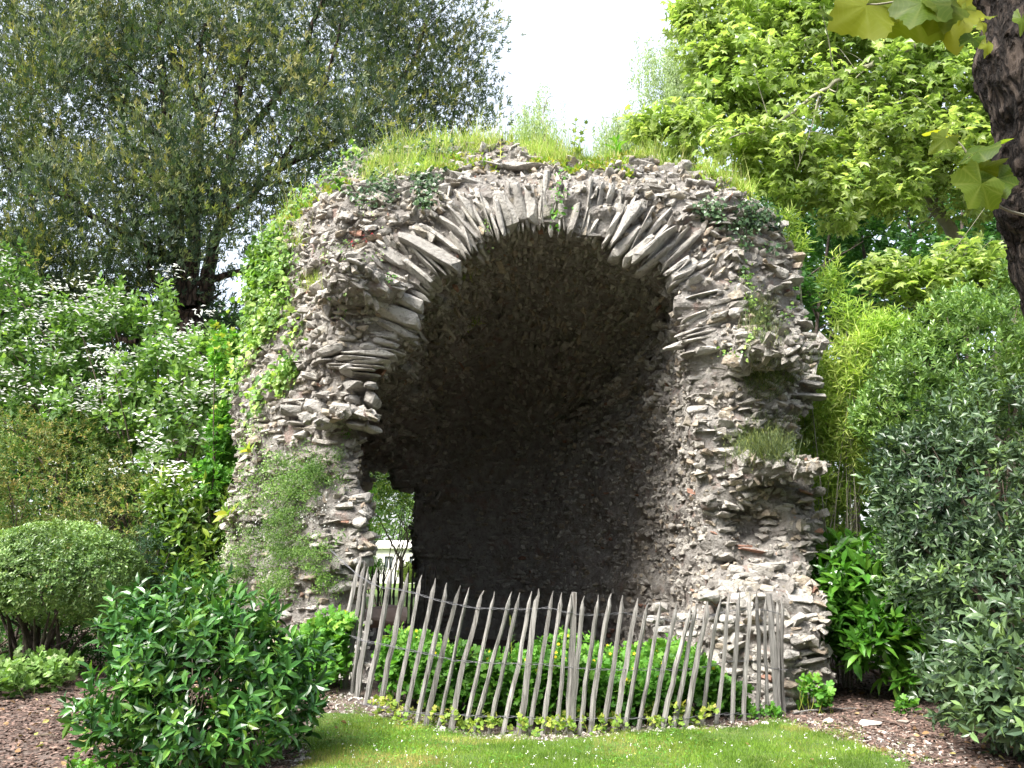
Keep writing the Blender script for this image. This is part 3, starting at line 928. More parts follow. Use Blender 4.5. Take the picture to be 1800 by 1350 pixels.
for (x1, y1, x2, y2, th, pr_) in SLABS:
    cx, cy = (x1 + x2) / 2, (y1 + y2) / 2
    h, n = hit(cx, cy)
    q = P(cx, cy, 9.95)
    yy = float(front_y(np.array([q[0]]), np.array([q[2]]))[0])
    if h is not None and abs(h[1] - yy) < .5: yy = .5 * yy + .5 * h[1]
    depth = random.uniform(.34, .5) if th > 12 else random.uniform(.26, .4)
    yc = yy - pr_ + depth / 2 - .03
    A, B = P(x1, y1, yc - depth / 2), P(x2, y2, yc - depth / 2)
    a = B - A; ln_ = np.linalg.norm(a); a /= ln_
    b = nrm(np.array([random.uniform(-.12, .12), -1, random.uniform(-.1, .12)]))
    b = nrm(b - (b @ a) * a)
    c = np.cross(a, b)
    f = np.linalg.norm((A + B) / 2 - np.array([0, 0, CZ]))
    slabM.append(np.stack([a * ln_ * 1.06, b * depth, c * th / 1500 * f * 1.12], -1))
    slabT.append((A + B) / 2 - b * depth / 2)
ring = np.array([P(u, v, 9.9) for u, v in [(650, 655), (690, 615), (730, 575), (738, 530), (752, 495), (800, 466), (826, 436), (856, 410), (895, 396), (950, 388), (1000, 400), (1050, 410), (1090, 434), (1150, 455), (1185, 485), (1200, 520), (1205, 580), (1210, 620)]])
sl_ = np.concatenate([[0], np.cumsum(np.linalg.norm(np.diff(ring, axis=0), axis=1))])
for q in np.arange(0, sl_[-1], .066):
    if R.random() < .06: continue
    p = np.array([np.interp(q, sl_, ring[:, c]) for c in range(3)])
    r_ = p - AC; r_[1] = 0; r_ = nrm(r_)
    a = nrm(r_ + [R.normal(0, .10), 0, R.normal(0, .10)])
    ln_ = R.uniform(.35, .85); th = R.uniform(.04, .085); dp = R.uniform(.25, .4)
    b = nrm(np.array([R.normal(0, .12), -1, R.normal(0, .12)])); b = nrm(b - (b @ a) * a)
    c = np.cross(a, b)
    fy_ = 10.0 + max(0, p[0] * -1 - 2.05) * .8
    slabM.append(np.stack([a * ln_, b * dp, c * th], -1))
    slabT.append(np.array([p[0], fy_ - R.uniform(.03, .16) + dp / 2, p[2]]) + a * (ln_ / 2 - R.uniform(.02, .12)))
slabM, slabT = np.array(slabM), np.array(slabT)

# the stones that show largest are parts of their own
px_, py_, fz = proj(sp)
visf = (sn * nrm(np.array([0, 0, CZ]) - sp)).sum(1)
score = la * lc / fz ** 2 * np.clip(visf, 0, 1) * ((sp[:, 1] < 10.9) | ((sp[:, 0] > .9) & (sp[:, 1] < 12)))
for k in np.argsort(-score)[:60]:                       # do not single out those that another stone covers
    pass
order = np.argsort(-score)
n_single = 300 - len(slabM)
single = []
for k in order:
    d = Vector(sp[k] + sn[k] * .02) - EYE
    h = core_bvh.ray_cast(EYE, d.normalized(), d.length - .12)
    if h[0] is None and 0 < px_[k] < 1800: single.append(k)
    if len(single) >= n_single: break
hi_me = [np_data('stone', V, F, M_slab) for V, F in st_hi]
lo_me = [np_data('stone', V, F, M_stone) for V, F in st_lo]


def put_stone(me, M, T, root=ruin, name='stone'):
    o = bpy.data.objects.new(name, me)
    COL.objects.link(o)
    o.parent = root
    b = root.location
    o.matrix_basis = Matrix([[*M[0], T[0] - b[0]], [*M[1], T[1] - b[1]], [*M[2], T[2] - b[2]], [0, 0, 0, 1]])
    return o


for k in range(len(slabM)): put_stone(hi_me[k % 12], slabM[k], slabT[k])
for k in single: put_stone(hi_me[k % 12], SM[k], sp[k])
rest = np.ones(NST, bool); rest[single] = False
Vs, Fs, Rs, o_ = [], [], [], 0
ti = R.integers(0, 14, NST)
for t in range(14):
    m = rest & (ti == t)
    V, F = scatter(st_lo[t][0], st_lo[t][1], SM[m], sp[m])
    Vs.append(V); Fs.append(F + o_); o_ += len(V)
    Rs.append(np.repeat(srnd[m], len(st_lo[t][0])))
NF = 10500
pf = fa * np.where(facing > -.05, 1.0, .0) * np.where(fc[:, 1] < 13.5, 1, .25) * (fc[:, 2] > 0); pf /= pf.sum()
fi = R.choice(len(fc), NF, p=pf)
fp = fc[fi] + fn[fi] * R.uniform(-.004, .022, (NF, 1)) + R.uniform(-.025, .025, (NF, 3))
FM = frames(R.normal(size=(NF, 3)) * [1, 1, .4], fn[fi] + R.normal(0, .5, (NF, 3)))
FM = FM * (np.clip(R.lognormal(math.log(.042), .4, NF), .018, .09)[:, None] * R.uniform(.5, 1.2, (NF, 3)))[:, None, :]
for t in range(5):
    m = (np.arange(NF) % 5) == t
    V, F = scatter(st_tiny[t][0], st_tiny[t][1], FM[m], fp[m])
    Vs.append(V); Fs.append(F + o_); o_ += len(V)
    Rs.append(np.repeat(R.uniform(.01, .99, m.sum()), len(st_tiny[t][0])))
link('small_stones', np_data('small_stones', np.concatenate(Vs), np.concatenate(Fs), M_stone, np.concatenate(Rs)), ruin, 'stuff')

# sandstone block and rough sill in the broken flank
sb = empty('threshold_block', (-1.75, 11.4, .62), 'pinkish squared block lying in the gap behind the left pier', 'stone block')
put_stone(np_data('block', *stone_template(900, 1), M_pink), np.diag([.75, .5, .3]), np.array([-1.72, 11.5, .78]), sb, 'block')

# ------------------------------------------------------------------ fences
def picket(B, Tp, wd, th, seed, post=False, nseg=8):
    """cleft paling from B to Tp: rough flattened section, slight bends, pointed top"""
    rr = np.random.default_rng(seed)
    B, Tp = np.array(B), np.array(Tp)
    L = np.linalg.norm(Tp - B); ax = (Tp - B) / L
    side = nrm(np.cross(ax, [0, -1, 0])); fr = np.cross(side, ax)
    ang = rr.uniform(-.35, .35); side, fr = side * math.cos(ang) + fr * math.sin(ang), fr * math.cos(ang) - side * math.sin(ang)
    tip = 0 if post else .09
    ts = np.append(np.linspace(0, 1 - tip, nseg), [] if post else [1 - tip * .45, 1.0])
    prof = np.array([(-.5, -.3), (-.1, -.5), (.45, -.35), (.5, .25), (.05, .5), (-.5, .35)]) * rr.uniform(.8, 1.15, (6, 1))
    V = []
    bend = rr.normal(0, .012, 2); ph = rr.uniform(0, 6)
    for t in ts:
        k = 1.0 if t <= 1 - tip else max(.16, (1 - t) / tip if tip else 1)
        taper = 1.0 - .22 * t
        o = side * (bend[0] * math.sin(t * 3.1 + ph) + .004 * rr.normal()) + fr * bend[1] * math.sin(t * 4 + ph)
        jj = 1 + .10 * rr.normal(size=(6, 1))
        q = prof * jj * taper * k
        for a, b in q: V.append(B + ax * t * L + o + side * a * wd + fr * b * th)
    V = np.array(V); n = len(ts)
    F = []
    for i in range(n - 1):
        for j in range(6): F.append((i * 6 + j, i * 6 + (j + 1) % 6, i * 6 + 6 + (j + 1) % 6, i * 6 + 6 + j))
    F = np.array(F)
    tri = np.vstack([F[:, [0, 1, 2]], F[:, [0, 2, 3]], [[(n - 1) * 6, (n - 1) * 6 + j, (n - 1) * 6 + j + 1] for j in range(1, 5)]])
    return V, tri


def z3(l, ox, oy): return [(ox + u / 3, oy + v / 3, ox + s / 3, oy + t / 3, *r) for u, v, s, t, *r in l]


PK = z3([(248, 225, 105, 910, 30), (272, 262, 160, 965, 30), (292, 285, 200, 1010, 22), (338, 292, 215, 1070, 30), (420, 300, 262, 1075, 36), (497, 320, 355, 1040, 32), (577, 332, 425, 1080, 24), (645, 348, 487, 1105, 28), (703, 372, 548, 1128, 28), (770, 385, 605, 1120, 28), (828, 398, 662, 1118, 22), (900, 413, 733, 1128, 30), (957, 420, 812, 1110, 24), (1035, 416, 885, 1070, 26), (1092, 424, 933, 1143, 28), (1152, 417, 1008, 1143, 24), (1207, 406, 1078, 1143, 34), (1265, 416, 1148, 1135, 28), (1312, 423, 1218, 1118, 22), (1366, 434, 1288, 1135, 24), (1440, 443, 1358, 1120, 28)], 550, 900)
PK += z3([(302, 436, 216, 1142, 24), (373, 428, 276, 1125, 28), (437, 440, 345, 1080, 28), (512, 451, 398, 1125, 26), (568, 474, 450, 1142, 24), (632, 474, 535, 1040, 24), (715, 480, 602, 1060, 28), (793, 488, 642, 1124, 24), (828, 478, 715, 1060, 26), (885, 474, 762, 1115, 30), (950, 453, 860, 1114, 24), (990, 424, 932, 1095, 24), (1050, 420, 1008, 1102, 28), (1102, 418, 1072, 1085, 26), (1143, 416, 1138, 1088, 24), (1196, 445, 1190, 1065, 20), (1240, 458, 1268, 1088, 20), (1263, 454, 1293, 1092, 22)], 950, 900)
POSTS = [(1011, 1041, 999, 1276, 40), (1352, 1043, 1367, 1262, 44)]
FX, FYb = [560, 587, 605, 625, 645, 700, 760, 900, 1000, 1100, 1200, 1300, 1370, 1400], [9.35, 9.25, 9.05, 8.8, 8.65, 8.4, 8.25, 8.15, 8.12, 8.15, 8.3, 8.6, 8.9, 9.0]
fence = empty('paling_fence', (0.4, 8.2, 0), 'leaning grey cleft chestnut paling fence wired together in front of the vault mouth', 'fence')
for k, (u, v, s, t, wp) in enumerate(PK + POSTS):
    Yb = float(np.interp(s, FX, FYb)) + (.035 if k >= len(PK) else 0)
    Tp, B = P(u, v, Yb - .03), P(s, t, Yb)
    ax = (Tp - B) / (Tp[2] - B[2])
    B = B - ax * (B[2] - float(gh(B[0], B[1])) + .06)
    wd = wp / 3 / 1500 * 8.6 * .90
    post = k >= len(PK)
    V, F = picket(B, Tp, wd, .034 if not post else .075, 40 + k, post)
    link('post' if post else 'picket', np_data('post' if post else 'picket', V, F, M_wood), fence)
WIRES = [[(580, 965), (600, 985), (628, 1010), (650, 1024), (672, 1033), (700, 1036), (735, 1044), (762, 1053), (800, 1062), (836, 1069), (885, 1070), (930, 1071), (965, 1068), (1000, 1077), (1030, 1081), (1065, 1080), (1095, 1077), (1125, 1083), (1150, 1086), (1185, 1091), (1205, 1092), (1240, 1086), (1272, 1076), (1300, 1071), (1345, 1072), (1385, 1083)],
         [(580, 1100), (610, 1115), (640, 1127), (665, 1131), (700, 1139), (735, 1146), (770, 1153), (800, 1161), (850, 1165), (900, 1166), (950, 1167), (1000, 1173), (1040, 1176), (1100, 1177), (1160, 1177), (1200, 1178), (1240, 1172), (1275, 1163), (1320, 1161), (1350, 1174), (1386, 1177)],
         [(612, 1225), (640, 1238), (670, 1244), (700, 1249), (740, 1254), (800, 1256), (850, 1259), (920, 1260), (990, 1266), (1060, 1262), (1130, 1262), (1200, 1262), (1240, 1257), (1300, 1254), (1370, 1259)]]
for wl in WIRES:
    us = np.arange(wl[0][0], wl[-1][0], 3.0)
    vs = np.interp(us, [q[0] for q in wl], [q[1] for q in wl])
    Yw = np.interp(us, FX, FYb) - .015
    base = np.array([P(a, b, c) for a, b, c in zip(us, vs, Yw)])
    pr2 = []
    for sgn in (1, -1):
        q = base.copy()
        q[:, 1] += sgn * .03 * np.sin(us / 24.0 * math.pi)
        q[:, 2] += sgn * .006 * np.cos(us / 24.0 * math.pi)
        pr2.append(tube(q, .0026, 4))
    V, F = join(pr2)
    link('wire', np_data('wire', V, F, M_wire), fence)

f2 = empty('dark_paling_fence', (-2.0, 14.8, 0), 'second paling fence standing dark beyond the gap behind the left pier', 'fence')
for k in range(20):
    x = -3.15 + .098 * k + random.uniform(-.012, .012)
    V, F = picket((x + random.uniform(-.02, .02), 14.8, -.05), (x, 14.8, 1.36 + random.uniform(-.02, .05)), .042, .03, 400 + k, nseg=5)
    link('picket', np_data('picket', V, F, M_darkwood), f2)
for z in (.35, 1.0):
    V, F = tube([(-3.3, 14.78, z), (-2.2, 14.78, z - .02), (-1.1, 14.78, z)], .004, 4)
    link('wire', np_data('wire', V, F, M_wire), f2)

# ------------------------------------------------------------------ lawn blades, chips, chippings
def scatter_ground(n, x0, x1, y0, y1, ok):
    x = R.uniform(x0, x1, n); y = R.uniform(y0, y1, n)
    m = ok(x, y)
    x, y = x[m], y[m]
    return np.stack([x, y, gh(x, y)], -1)


def in_view(p, mar=60):
    u, v, f = proj(p)
    return (u > -mar) & (u < 1800 + mar) & (v < 1350 + mar) & (f > 0)


T = scatter_ground(150000, -2.4, 3.6, 6.0, 9.0, lambda x, y: (lawn_d(x, y) < .09 * np.abs(R.normal(size=x.shape)) * (1 + 2 * vnoise(np.stack([x, y, 0 * x], -1), 4, 44))))
T = T[in_view(T)]
T = T[vnoise(T, 2.1, 30) + .5 * vnoise(T, 7, 31) > -.62 + .5 * R.normal(size=len(T)) - .2][:72000]
n = len(T)
d = nrm(R.normal(0, .45, (n, 3)) + [0, 0, 1])
h = R.uniform(.022, .055, n) * (1 + .35 * vnoise(T, 3, 32))
M = frames(d, R.normal(size=(n, 3)) + [0, -1, .4]) * h[:, None, None]
M[:, :, 0] *= (.0042 / h)[:, None]
rn = np.clip(.45 + .35 * vnoise(T, 1.6, 33) + R.normal(0, .22, n) + .45 * (vnoise(T, 2.3, 35) > .38), 0.01, 1)
tag(link('grass', leaves_mesh('grass', t_grass, M, T, L_grass, rn)), 'short bright green lawn grass in front of the leaning fence', 'grass', kind='stuff')
# small clover-like weeds and daisies in the lawn
T = scatter_ground(9000, -2.2, 3.6, 6.0, 9.0, lambda x, y: (lawn_d(x, y) < .08) & (vnoise(np.stack([x, y, 0 * x], -1), 2.7, 41) > .12))
T = T[in_view(T)]; n = len(T); T[:, 2] += R.uniform(.02, .045, n)
M = frames(R.normal(size=(n, 3)) * [1, 1, .3], R.normal(0, .3, (n, 3)) + [0, -.3, 1]) * R.uniform(.014, .026, n)[:, None, None]
tag(link('clover', leaves_mesh('clover', t_leafw, M, T, L_cel)), 'low clover and small weeds growing through the lawn', 'ground cover', kind='stuff')
T = scatter_ground(260, -1.8, 3.0, 6.2, 8.6, lambda x, y: lawn_d(x, y) < -.05)
T[:, 2] += .05
T = np.repeat(T, 4, axis=0) + R.normal(0, .006, (len(T) * 4, 3)); n = len(T)
M = frames(R.normal(size=(n, 3)), R.normal(0, .3, (n, 3)) + [0, -.6, 1]) * R.uniform(.008, .013, n)[:, None, None]
tag(link('lawn_flowers', leaves_mesh('lawn_flowers', t_leafw, M, T, L_white)), 'tiny white flowers dotted over the lawn', 'flowers', kind='stuff')

box = (np.array([[-.5, -.4, 0], [.5, -.5, .1], [.4, .5, 0], [-.45, .4, .15], [0, 0, .55]], float), np.array([[0, 1, 4], [1, 2, 4], [2, 3, 4], [3, 0, 4]]))
T = scatter_ground(70000, -6.5, 6.5, 6.3, 13.5, lambda x, y: (lawn_d(x, y) > .0) & ((x < -1.7) | (x > 2.0)) & (R.random(x.shape) < np.clip(1.35 - (y - 6) / 7, .1, 1)))
T = T[in_view(T)][:34000]; n = len(T); T[:, 2] += .006
M = frames(R.normal(size=(n, 3)) * [1, 1, .18], R.normal(0, .35, (n, 3)) + [0, 0, 1])
M = M * np.stack([R.uniform(.010, .030, n), R.uniform(.02, .075, n), R.uniform(.006, .016, n)], -1)[:, None, :]
tag(link('bark_mulch', leaves_mesh('bark_mulch', box, M, T, M_chip)), 'reddish brown bark mulch spread over the beds beside the lawn', 'mulch', kind='stuff')

def gravel_ok(x, y):
    l = lawn_d(x, y)
    return (l > -.02) & (l < .30 + .1 * R.normal(size=x.shape)) & (y > 6.9) & (R.random(x.shape) < .8) | ((l > 0) & (l < .8) & (x > 2.2) & (R.random(x.shape) < .18))
T = scatter_ground(26000, -2.3, 4.4, 6.9, 9.4, gravel_ok)[:3400]
n = len(T)
M = frames(R.normal(size=(n, 3)) * [1, 1, .1], R.normal(0, .3, (n, 3)) + [0, 0, 1])
M = M * (np.clip(R.lognormal(math.log(.018), .5, n), .007, .05)[:, None] * R.uniform(.6, 1.3, (n, 3)) * [1, 1, .6])[:, None, :]
tag(link('stone_chippings', leaves_mesh('stone_chippings', st_lo[3], M, T, M_pebble)), 'pale stone chippings along the foot of the fence', 'gravel', kind='stuff')

T = scatter_ground(900, -6, 6, 6.2, 11, lambda x, y: ((lawn_d(x, y) > .1) & ((x < -1.7) | (x > 2.0))) | (R.random(x.shape) < .03))
n = len(T); T[:, 2] += .02 + R.uniform(0, .015, n)
M = frames(R.normal(size=(n, 3)) * [1, 1, .2], R.normal(0, .45, (n, 3)) + [0, 0, 1]) * R.uniform(.035, .085, n)[:, None, None]
L_dead = leaf_mat('dead_leaves', [(0, (.10, .06, .03)), (.5, (.22, .13, .06)), (.8, (.36, .26, .13)), (1, (.30, .33, .08))], .7, .2, .1)
tag(link('fallen_leaves', leaves_mesh('fallen_leaves', t_leafw, M, T, L_dead)), 'brown and yellow fallen leaves lying on the mulch and lawn edge', 'leaves', kind='stuff')
for k, (a, b, lb) in enumerate([((1395, 1258), (1510, 1250), 'long thin pale twig lying under the laurel right of the end post'), ((1480, 1262), (1500, 1285), 'short reddish twig on the mulch left of the mossy slab'), ((1580, 1312), (1620, 1322), 'crooked twig near the lawn edge below the mossy slab'), ((60, 1300), (100, 1304), 'dark bark piece lying on the mulch path at the lower left'), ((150, 1306), (175, 1288), 'thin stick on the mulch beside the glossy bush')]):
    ga, gb = ground_at(*a), ground_at(*b)
    za, zb = float(gh(*ga)) + .025, float(gh(*gb)) + .03
    q = smooth_path([(ga[0], ga[1], za), ((ga[0] + gb[0]) / 2 + .01, (ga[1] + gb[1]) / 2 + .02, (za + zb) / 2 + .012), (gb[0], gb[1], zb)], 4)
    q = q + R.normal(0, .004, q.shape)
    tag(link('fallen_twig', np_data('fallen_twig', *tube(q, np.linspace(.009, .004, len(q)), 5), M_wood if k == 0 else M_twig)), lb, 'twig', 'twigs on the mulch')

LS = [((662, 1272), .13, 'white lump of limestone lying on the lawn edge at the foot of the bunched pickets'), ((778, 1287), .11, 'pale stone on the lawn edge a little right of the whitest lump'),
      ((1402, 1256), .12, 'white block of stone beside the end post of the fence'), ((1530, 1275), .22, 'long flat mossy stone slab on the mulch right of the fence'),
      ((1588, 1270), .12, 'pointed pale stone lying behind the flat mossy slab'), ((1232, 1276), .10, 'rounded white stone at the fence foot left of the end post'),
      ((1215, 1283), .08, 'smaller white stone touching the rounded one at the fence foot'), ((1345, 1274), .08, 'small pale stone just in front of the end post'),
      ((1455, 1270), .11, 'knobbly cluster-like pale stone on the mulch between end post and mossy slab'), ((556, 1268), .12, 'broken pale stone at the edge of the glossy bush and the lawn')]
for k, (q, sz, lb) in enumerate(LS):
    g = ground_at(*q)
    o = bpy.data.objects.new('loose_stone', np_data('loose_stone', *st_hi[k % 12], M_pebble))
    COL.objects.link(o)
    o.location = (g[0], g[1], float(gh(g[0], g[1])) + sz * .1)
    o.rotation_euler = (random.uniform(-.2, .2), random.uniform(-.2, .2), random.uniform(-.5, .5))
    o.scale = (sz, sz * .7, sz * (.24 if 'flat' in lb else .5))
    tag(o, lb, 'stone', 'loose stones on the ground')
g = ground_at(180, 1332)
tag(link('pottery_shard', np_data('pottery_shard', st_hi[2][0] * [.09, .05, .05] + [g[0], g[1], .02], st_hi[2][1], M_terra)), 'small terracotta coloured shard on the mulch under the glossy bush', 'shard')

# ------------------------------------------------------------------ plants that grow on the masonry
def on_wall(polys, n, k, ln, tpl, mat, name, label, cat, group=None, hang=.6, lift=.03, gap=None, scale_var=.4, rn_bias=0, seed=0, stems=None):
    """leaves lying over the stones inside picture regions (centre, radii) cast onto the masonry"""
    root_p, pts, nor = None, [], []
    tot = sum(a * b for _, _, a, b in polys)
    for (cx, cy, ax_, ay) in polys:
        m = int(n * ax_ * ay / tot)
        while m > 0:
            q = R.normal(0, .5, 2)
            if q @ q > 1.1: continue
            h, nn = hit(cx + q[0] * ax_, cy + q[1] * ay)
            m -= 1
            if h is None: continue
            if gap and vnoise(h, gap[0], seed) < gap[1]: continue
            pts.append(h); nor.append(nn)
    pts, nor = np.array(pts), np.array(nor)
    c = pts.mean(0)
    root = empty(name, c, label, cat, group)
    A = nrm(nor + [0, -.2, .25] + R.normal(0, .3, pts.shape))
    C = pts + nor * (R.uniform(.3, 1.6, len(pts)) * (lift + .05))[:, None]
    M, T = rosettes(C, A, k, ln, (45, 95), jit=.35, spread=1.2)
    T = T + R.normal(0, ln * .8, T.shape)
    d = M[:, :, 1] / np.linalg.norm(M[:, :, 1], axis=1)[:, None]
    s = np.linalg.norm(M[:, :, 1], axis=1) * R.uniform(1 - scale_var, 1 + scale_var, len(T))
    nn = np.repeat(A, k, 0) + R.normal(0, .35, T.shape)
    M = frames(d + [0, 0, -hang], nn) * s[:, None, None]
    rn = np.clip(R.random(len(T)) * .8 + .2 * vnoise(T, 3, seed) + rn_bias, 0.01, 1)
    link('foliage', leaves_mesh('foliage', tpl, M, T, mat, rn), root, 'stuff')
    parts = []
    order = R.permutation(len(pts))[:stems or 14]
    for q in order:
        a = pts[q] + nor[q] * .02
        j = np.argsort(np.linalg.norm(pts - a, axis=1))[min(len(pts) - 1, 30)]
        b = pts[j] + nor[j] * .02
        parts.append(tube(smooth_path([a, (a + b) / 2 + nor[q] * .03, b], 3), .004, 4))
    V, F = join(parts)
    link('vine', np_data('vine', V, F, M_twig), root, 'stuff')
    return root


on_wall([(470, 400, 50, 75), (505, 330, 45, 50), (450, 500, 50, 80), (425, 600, 60, 70), (480, 580, 55, 70), (470, 480, 60, 60), (540, 300, 60, 35), (600, 275, 50, 22), (530, 350, 45, 30), (430, 690, 40, 60), (500, 650, 30, 40), (475, 440, 45, 60)], 3400, 4, .075, t_ivy, L_ivy, 'ivy', 'bright yellow-green climber hanging over the left flank of the vault', 'ivy', gap=(1.7, -.42), seed=61, rn_bias=.08)
on_wall([(700, 280, 60, 26), (760, 272, 45, 22), (655, 330, 60, 34), (740, 325, 40, 36), (600, 300, 45, 26), (720, 360, 45, 20)], 620, 4, .055, t_ivy, L_ivydark, 'ivy', 'dark silvery ivy mat draped over the upper left brow above the arch slabs', 'ivy', gap=(3, -.2), seed=62)
on_wall([(1310, 385, 55, 28), (1350, 420, 35, 28), (1240, 375, 40, 16), (1320, 430, 30, 18)], 380, 4, .05, t_ivy, L_ivydark, 'ivy', 'ivy mat on the upper right shoulder of the vault', 'ivy', gap=(4, -.2), seed=63)
on_wall([(1310, 520, 12, 40), (1318, 590, 12, 40), (1300, 480, 14, 24), (1290, 620, 7, 22), (1375, 560, 8, 20), (1340, 560, 10, 14)], 70, 3, .045, t_ivy, L_ivy, 'ivy', 'thin trail of ivy leaves hanging down the right pier', 'ivy', seed=64)
on_wall([(540, 850, 75, 60), (470, 920, 60, 55), (530, 930, 75, 60), (560, 880, 50, 50), (500, 1010, 80, 50), (560, 1000, 40, 50), (440, 1010, 40, 50), (575, 830, 40, 30)], 4600, 6, .032, t_rh, L_creep, 'creeper', 'dense small-leaved creeper mound dotted with tiny white blooms on the left pier', 'creeper', gap=(2.6, -.30), seed=65, lift=.14, hang=.2)
on_wall([(630, 400, 90, 60), (560, 440, 60, 50), (580, 540, 60, 70), (690, 330, 90, 40), (600, 460, 90, 60)], 150, 4, .034, t_leafw, L_creep, 'wall_weeds', 'scattered small yellowish weeds rooted between stones of the upper left face', 'weeds', gap=(4, .05), seed=66, rn_bias=.2)
on_wall([(440, 860, 25, 60), (420, 950, 26, 70), (450, 760, 25, 50), (480, 820, 25, 40)], 420, 4, .035, t_leafw, L_creep, 'wall_weeds', 'low yellow-green weeds down the outer edge of the left pier', 'weeds', seed=67, rn_bias=.25)
on_wall([(648, 425, 16, 10), (625, 430, 10, 8)], 12, 3, .03, t_leafw, L_red, 'red_weed', 'small crimson leaved weed beside the left arch slabs', 'weed', seed=68)
on_wall([(985, 350, 9, 20), (985, 318, 12, 12), (975, 388, 10, 10)], 26, 4, .05, t_leafw, L_cel, 'fern', 'bright green sprig hanging at the top centre of the arch', 'weed', seed=69)
on_wall([(855, 400, 8, 14), (850, 425, 6, 6)], 20, 3, .028, t_leafw, L_creep, 'fern', 'little trailing sprig at the left side of the arch crown', 'weed', seed=70)
on_wall([(678, 490, 8, 6), (612, 765, 8, 8), (655, 700, 4, 10)], 16, 4, .035, t_leafw, L_cel, 'wall_weeds', 'few bright green sprigs in cracks on the left pier', 'weeds', seed=71)


def hatch(name, label, cat, spots, n, length, wdt, mat, spread=.5, group=None, seed=0, up=1.0, droop=.0):
    """upright stems or blades rising from spots (px, py) on the masonry"""
    P0 = []
    for (u, v, ru, rv, m) in spots:
        for _ in range(m):
            h, nn = hit(u + R.normal() * ru, v + R.normal() * rv)
            if h is None: continue
            P0.append(h)
    P0 = np.array(P0)
    root = empty(name, P0.mean(0), label, cat, group)
    i = np.repeat(np.arange(len(P0)), n)
    T = P0[i] + R.normal(0, .03, (len(i), 3))
    d = nrm(R.normal(0, spread, (len(i), 3)) + [0, -.15, up])
    h = R.uniform(.5, 1.15, len(i)) * length
    M = frames(d, R.normal(size=(len(i), 3)) + [0, -1, .2]) * h[:, None, None]
    M[:, :, 0] *= (wdt / h)[:, None]
    link('blades', leaves_mesh('blades', t_blade, M, T, mat), root, 'stuff')
    return root


tufts = [(1330, 560, 14, 14, 'wispy grey-green wallflower tuft, the smallest and highest of those on the right pier', .27, 34), (1355, 650, 26, 22, 'grey-green wallflower tuft on the middle ledge of the right pier', .33, 70), (1350, 785, 30, 16, 'broad grey-green wallflower tuft on the lowest ledge of the right pier', .36, 90)]
for (u, v, ru, rv, lb, ln_, m) in tufts:
    rt = hatch('wallflower_tuft', lb, 'plant', [(u, v + 10, ru, rv, m)], 12, ln_, .007, L_tuft, .42, 'wallflower tufts on the right pier')
    pp = []
    for _ in range(m * 6):
        h, nn = hit(u + R.normal() * ru, v + 10 + R.normal() * rv)
        if h is not None: pp.append(h + np.array([R.normal() * .04, -.05 - R.random() * .1, R.random() * ln_ * .8]))
    pp = np.array(pp)
    M, T = rosettes(pp, np.tile([0, -.2, 1.], (len(pp), 1)) + R.normal(0, .3, pp.shape), 5, .05, (15, 60))
    link('foliage', leaves_mesh('foliage', t_rhn, M, T, L_tuft), rt, 'stuff')
hatch('grass_tuft', 'dry yellow-green grass tuft in a hollow of the upper left face', 'grass tuft', [(550, 505, 10, 8, 12)], 22, .2, .006, L_drygrass, .35)

bl_ = []
while len(bl_) < 420:
    c_ = [(540, 850, 60, 50), (500, 950, 60, 60), (560, 900, 50, 60), (470, 920, 50, 50)][R.integers(4)]
    q = R.normal(0, .45, 2)
    h, nn = hit(c_[0] + q[0] * c_[2], c_[1] + q[1] * c_[3])
    if h is not None: bl_.append(h + nn * .13)
bl_ = np.array(bl_)
M = frames(R.normal(size=(len(bl_), 3)), R.normal(0, .4, (len(bl_), 3)) + [0, -1, .5]) * R.uniform(.012, .022, len(bl_))[:, None, None]
cr_ = [o for o in bpy.data.objects if o.name.startswith('creeper') and o.parent is None][0]
link('blooms', leaves_mesh('blooms', t_leafw, M, bl_, L_white), cr_, 'stuff')

# grass and weeds along the crown of the vault: roots found by dropping onto the masonry from above
def top_at(x, y):
    h = core_bvh.ray_cast(Vector((x, y, 9)), Vector((0, 0, -1)), 9)
    return None if h[0] is None else np.array(h[0])


crown = []
while len(crown) < 2600:
    x, y = R.uniform(-3.8, 3.1), 10.2 + abs(R.normal(0, 1.6))
    h = top_at(x, y)
    if h is None or h[2] < 4.9 or y > 16: continue
    crown.append(h)
crown = np.array(crown)
dens = vnoise(crown, 1.4, 80) + .5 * (np.abs(crown[:, 1] - 10.6) < .6) * 0
root = empty('crown_grass', (0, 12, 6.3), 'long pale grass and weeds growing all over the crown of the vault', 'grass')
ci = crown[(dens > -.15 + .5 * (crown[:, 0] < -1.9)) & (crown[:, 1] > 10.35)]
T = np.repeat(ci, 24, axis=0) + R.normal(0, .07, (len(ci) * 24, 3)) * [1, 1, .2]
n = len(T)
d = nrm(R.normal(0, .34, (n, 3)) + [0, 0, 1])
h = np.clip(R.lognormal(math.log(.145), .6, n), .04, .7) * (1 + .5 * vnoise(T, 1.9, 85))
M = frames(d, R.normal(size=(n, 3)) + [0, -1, .2]) * h[:, None, None]
M[:, :, 0] *= (.0075 / h)[:, None]
link('blades', leaves_mesh('blades', t_blade, M, T, L_drygrass), root, 'stuff')
ci = crown[(vnoise(crown, 2.2, 83) > .05) & (crown[:, 1] > 10.3)]
M, T = rosettes(ci + [0, 0, .05], R.normal(0, .3, ci.shape) + [0, -.1, 1], 7, .085, (20, 85))
link('foliage', leaves_mesh('foliage', t_leaf, M, T, L_celyel), root, 'stuff')


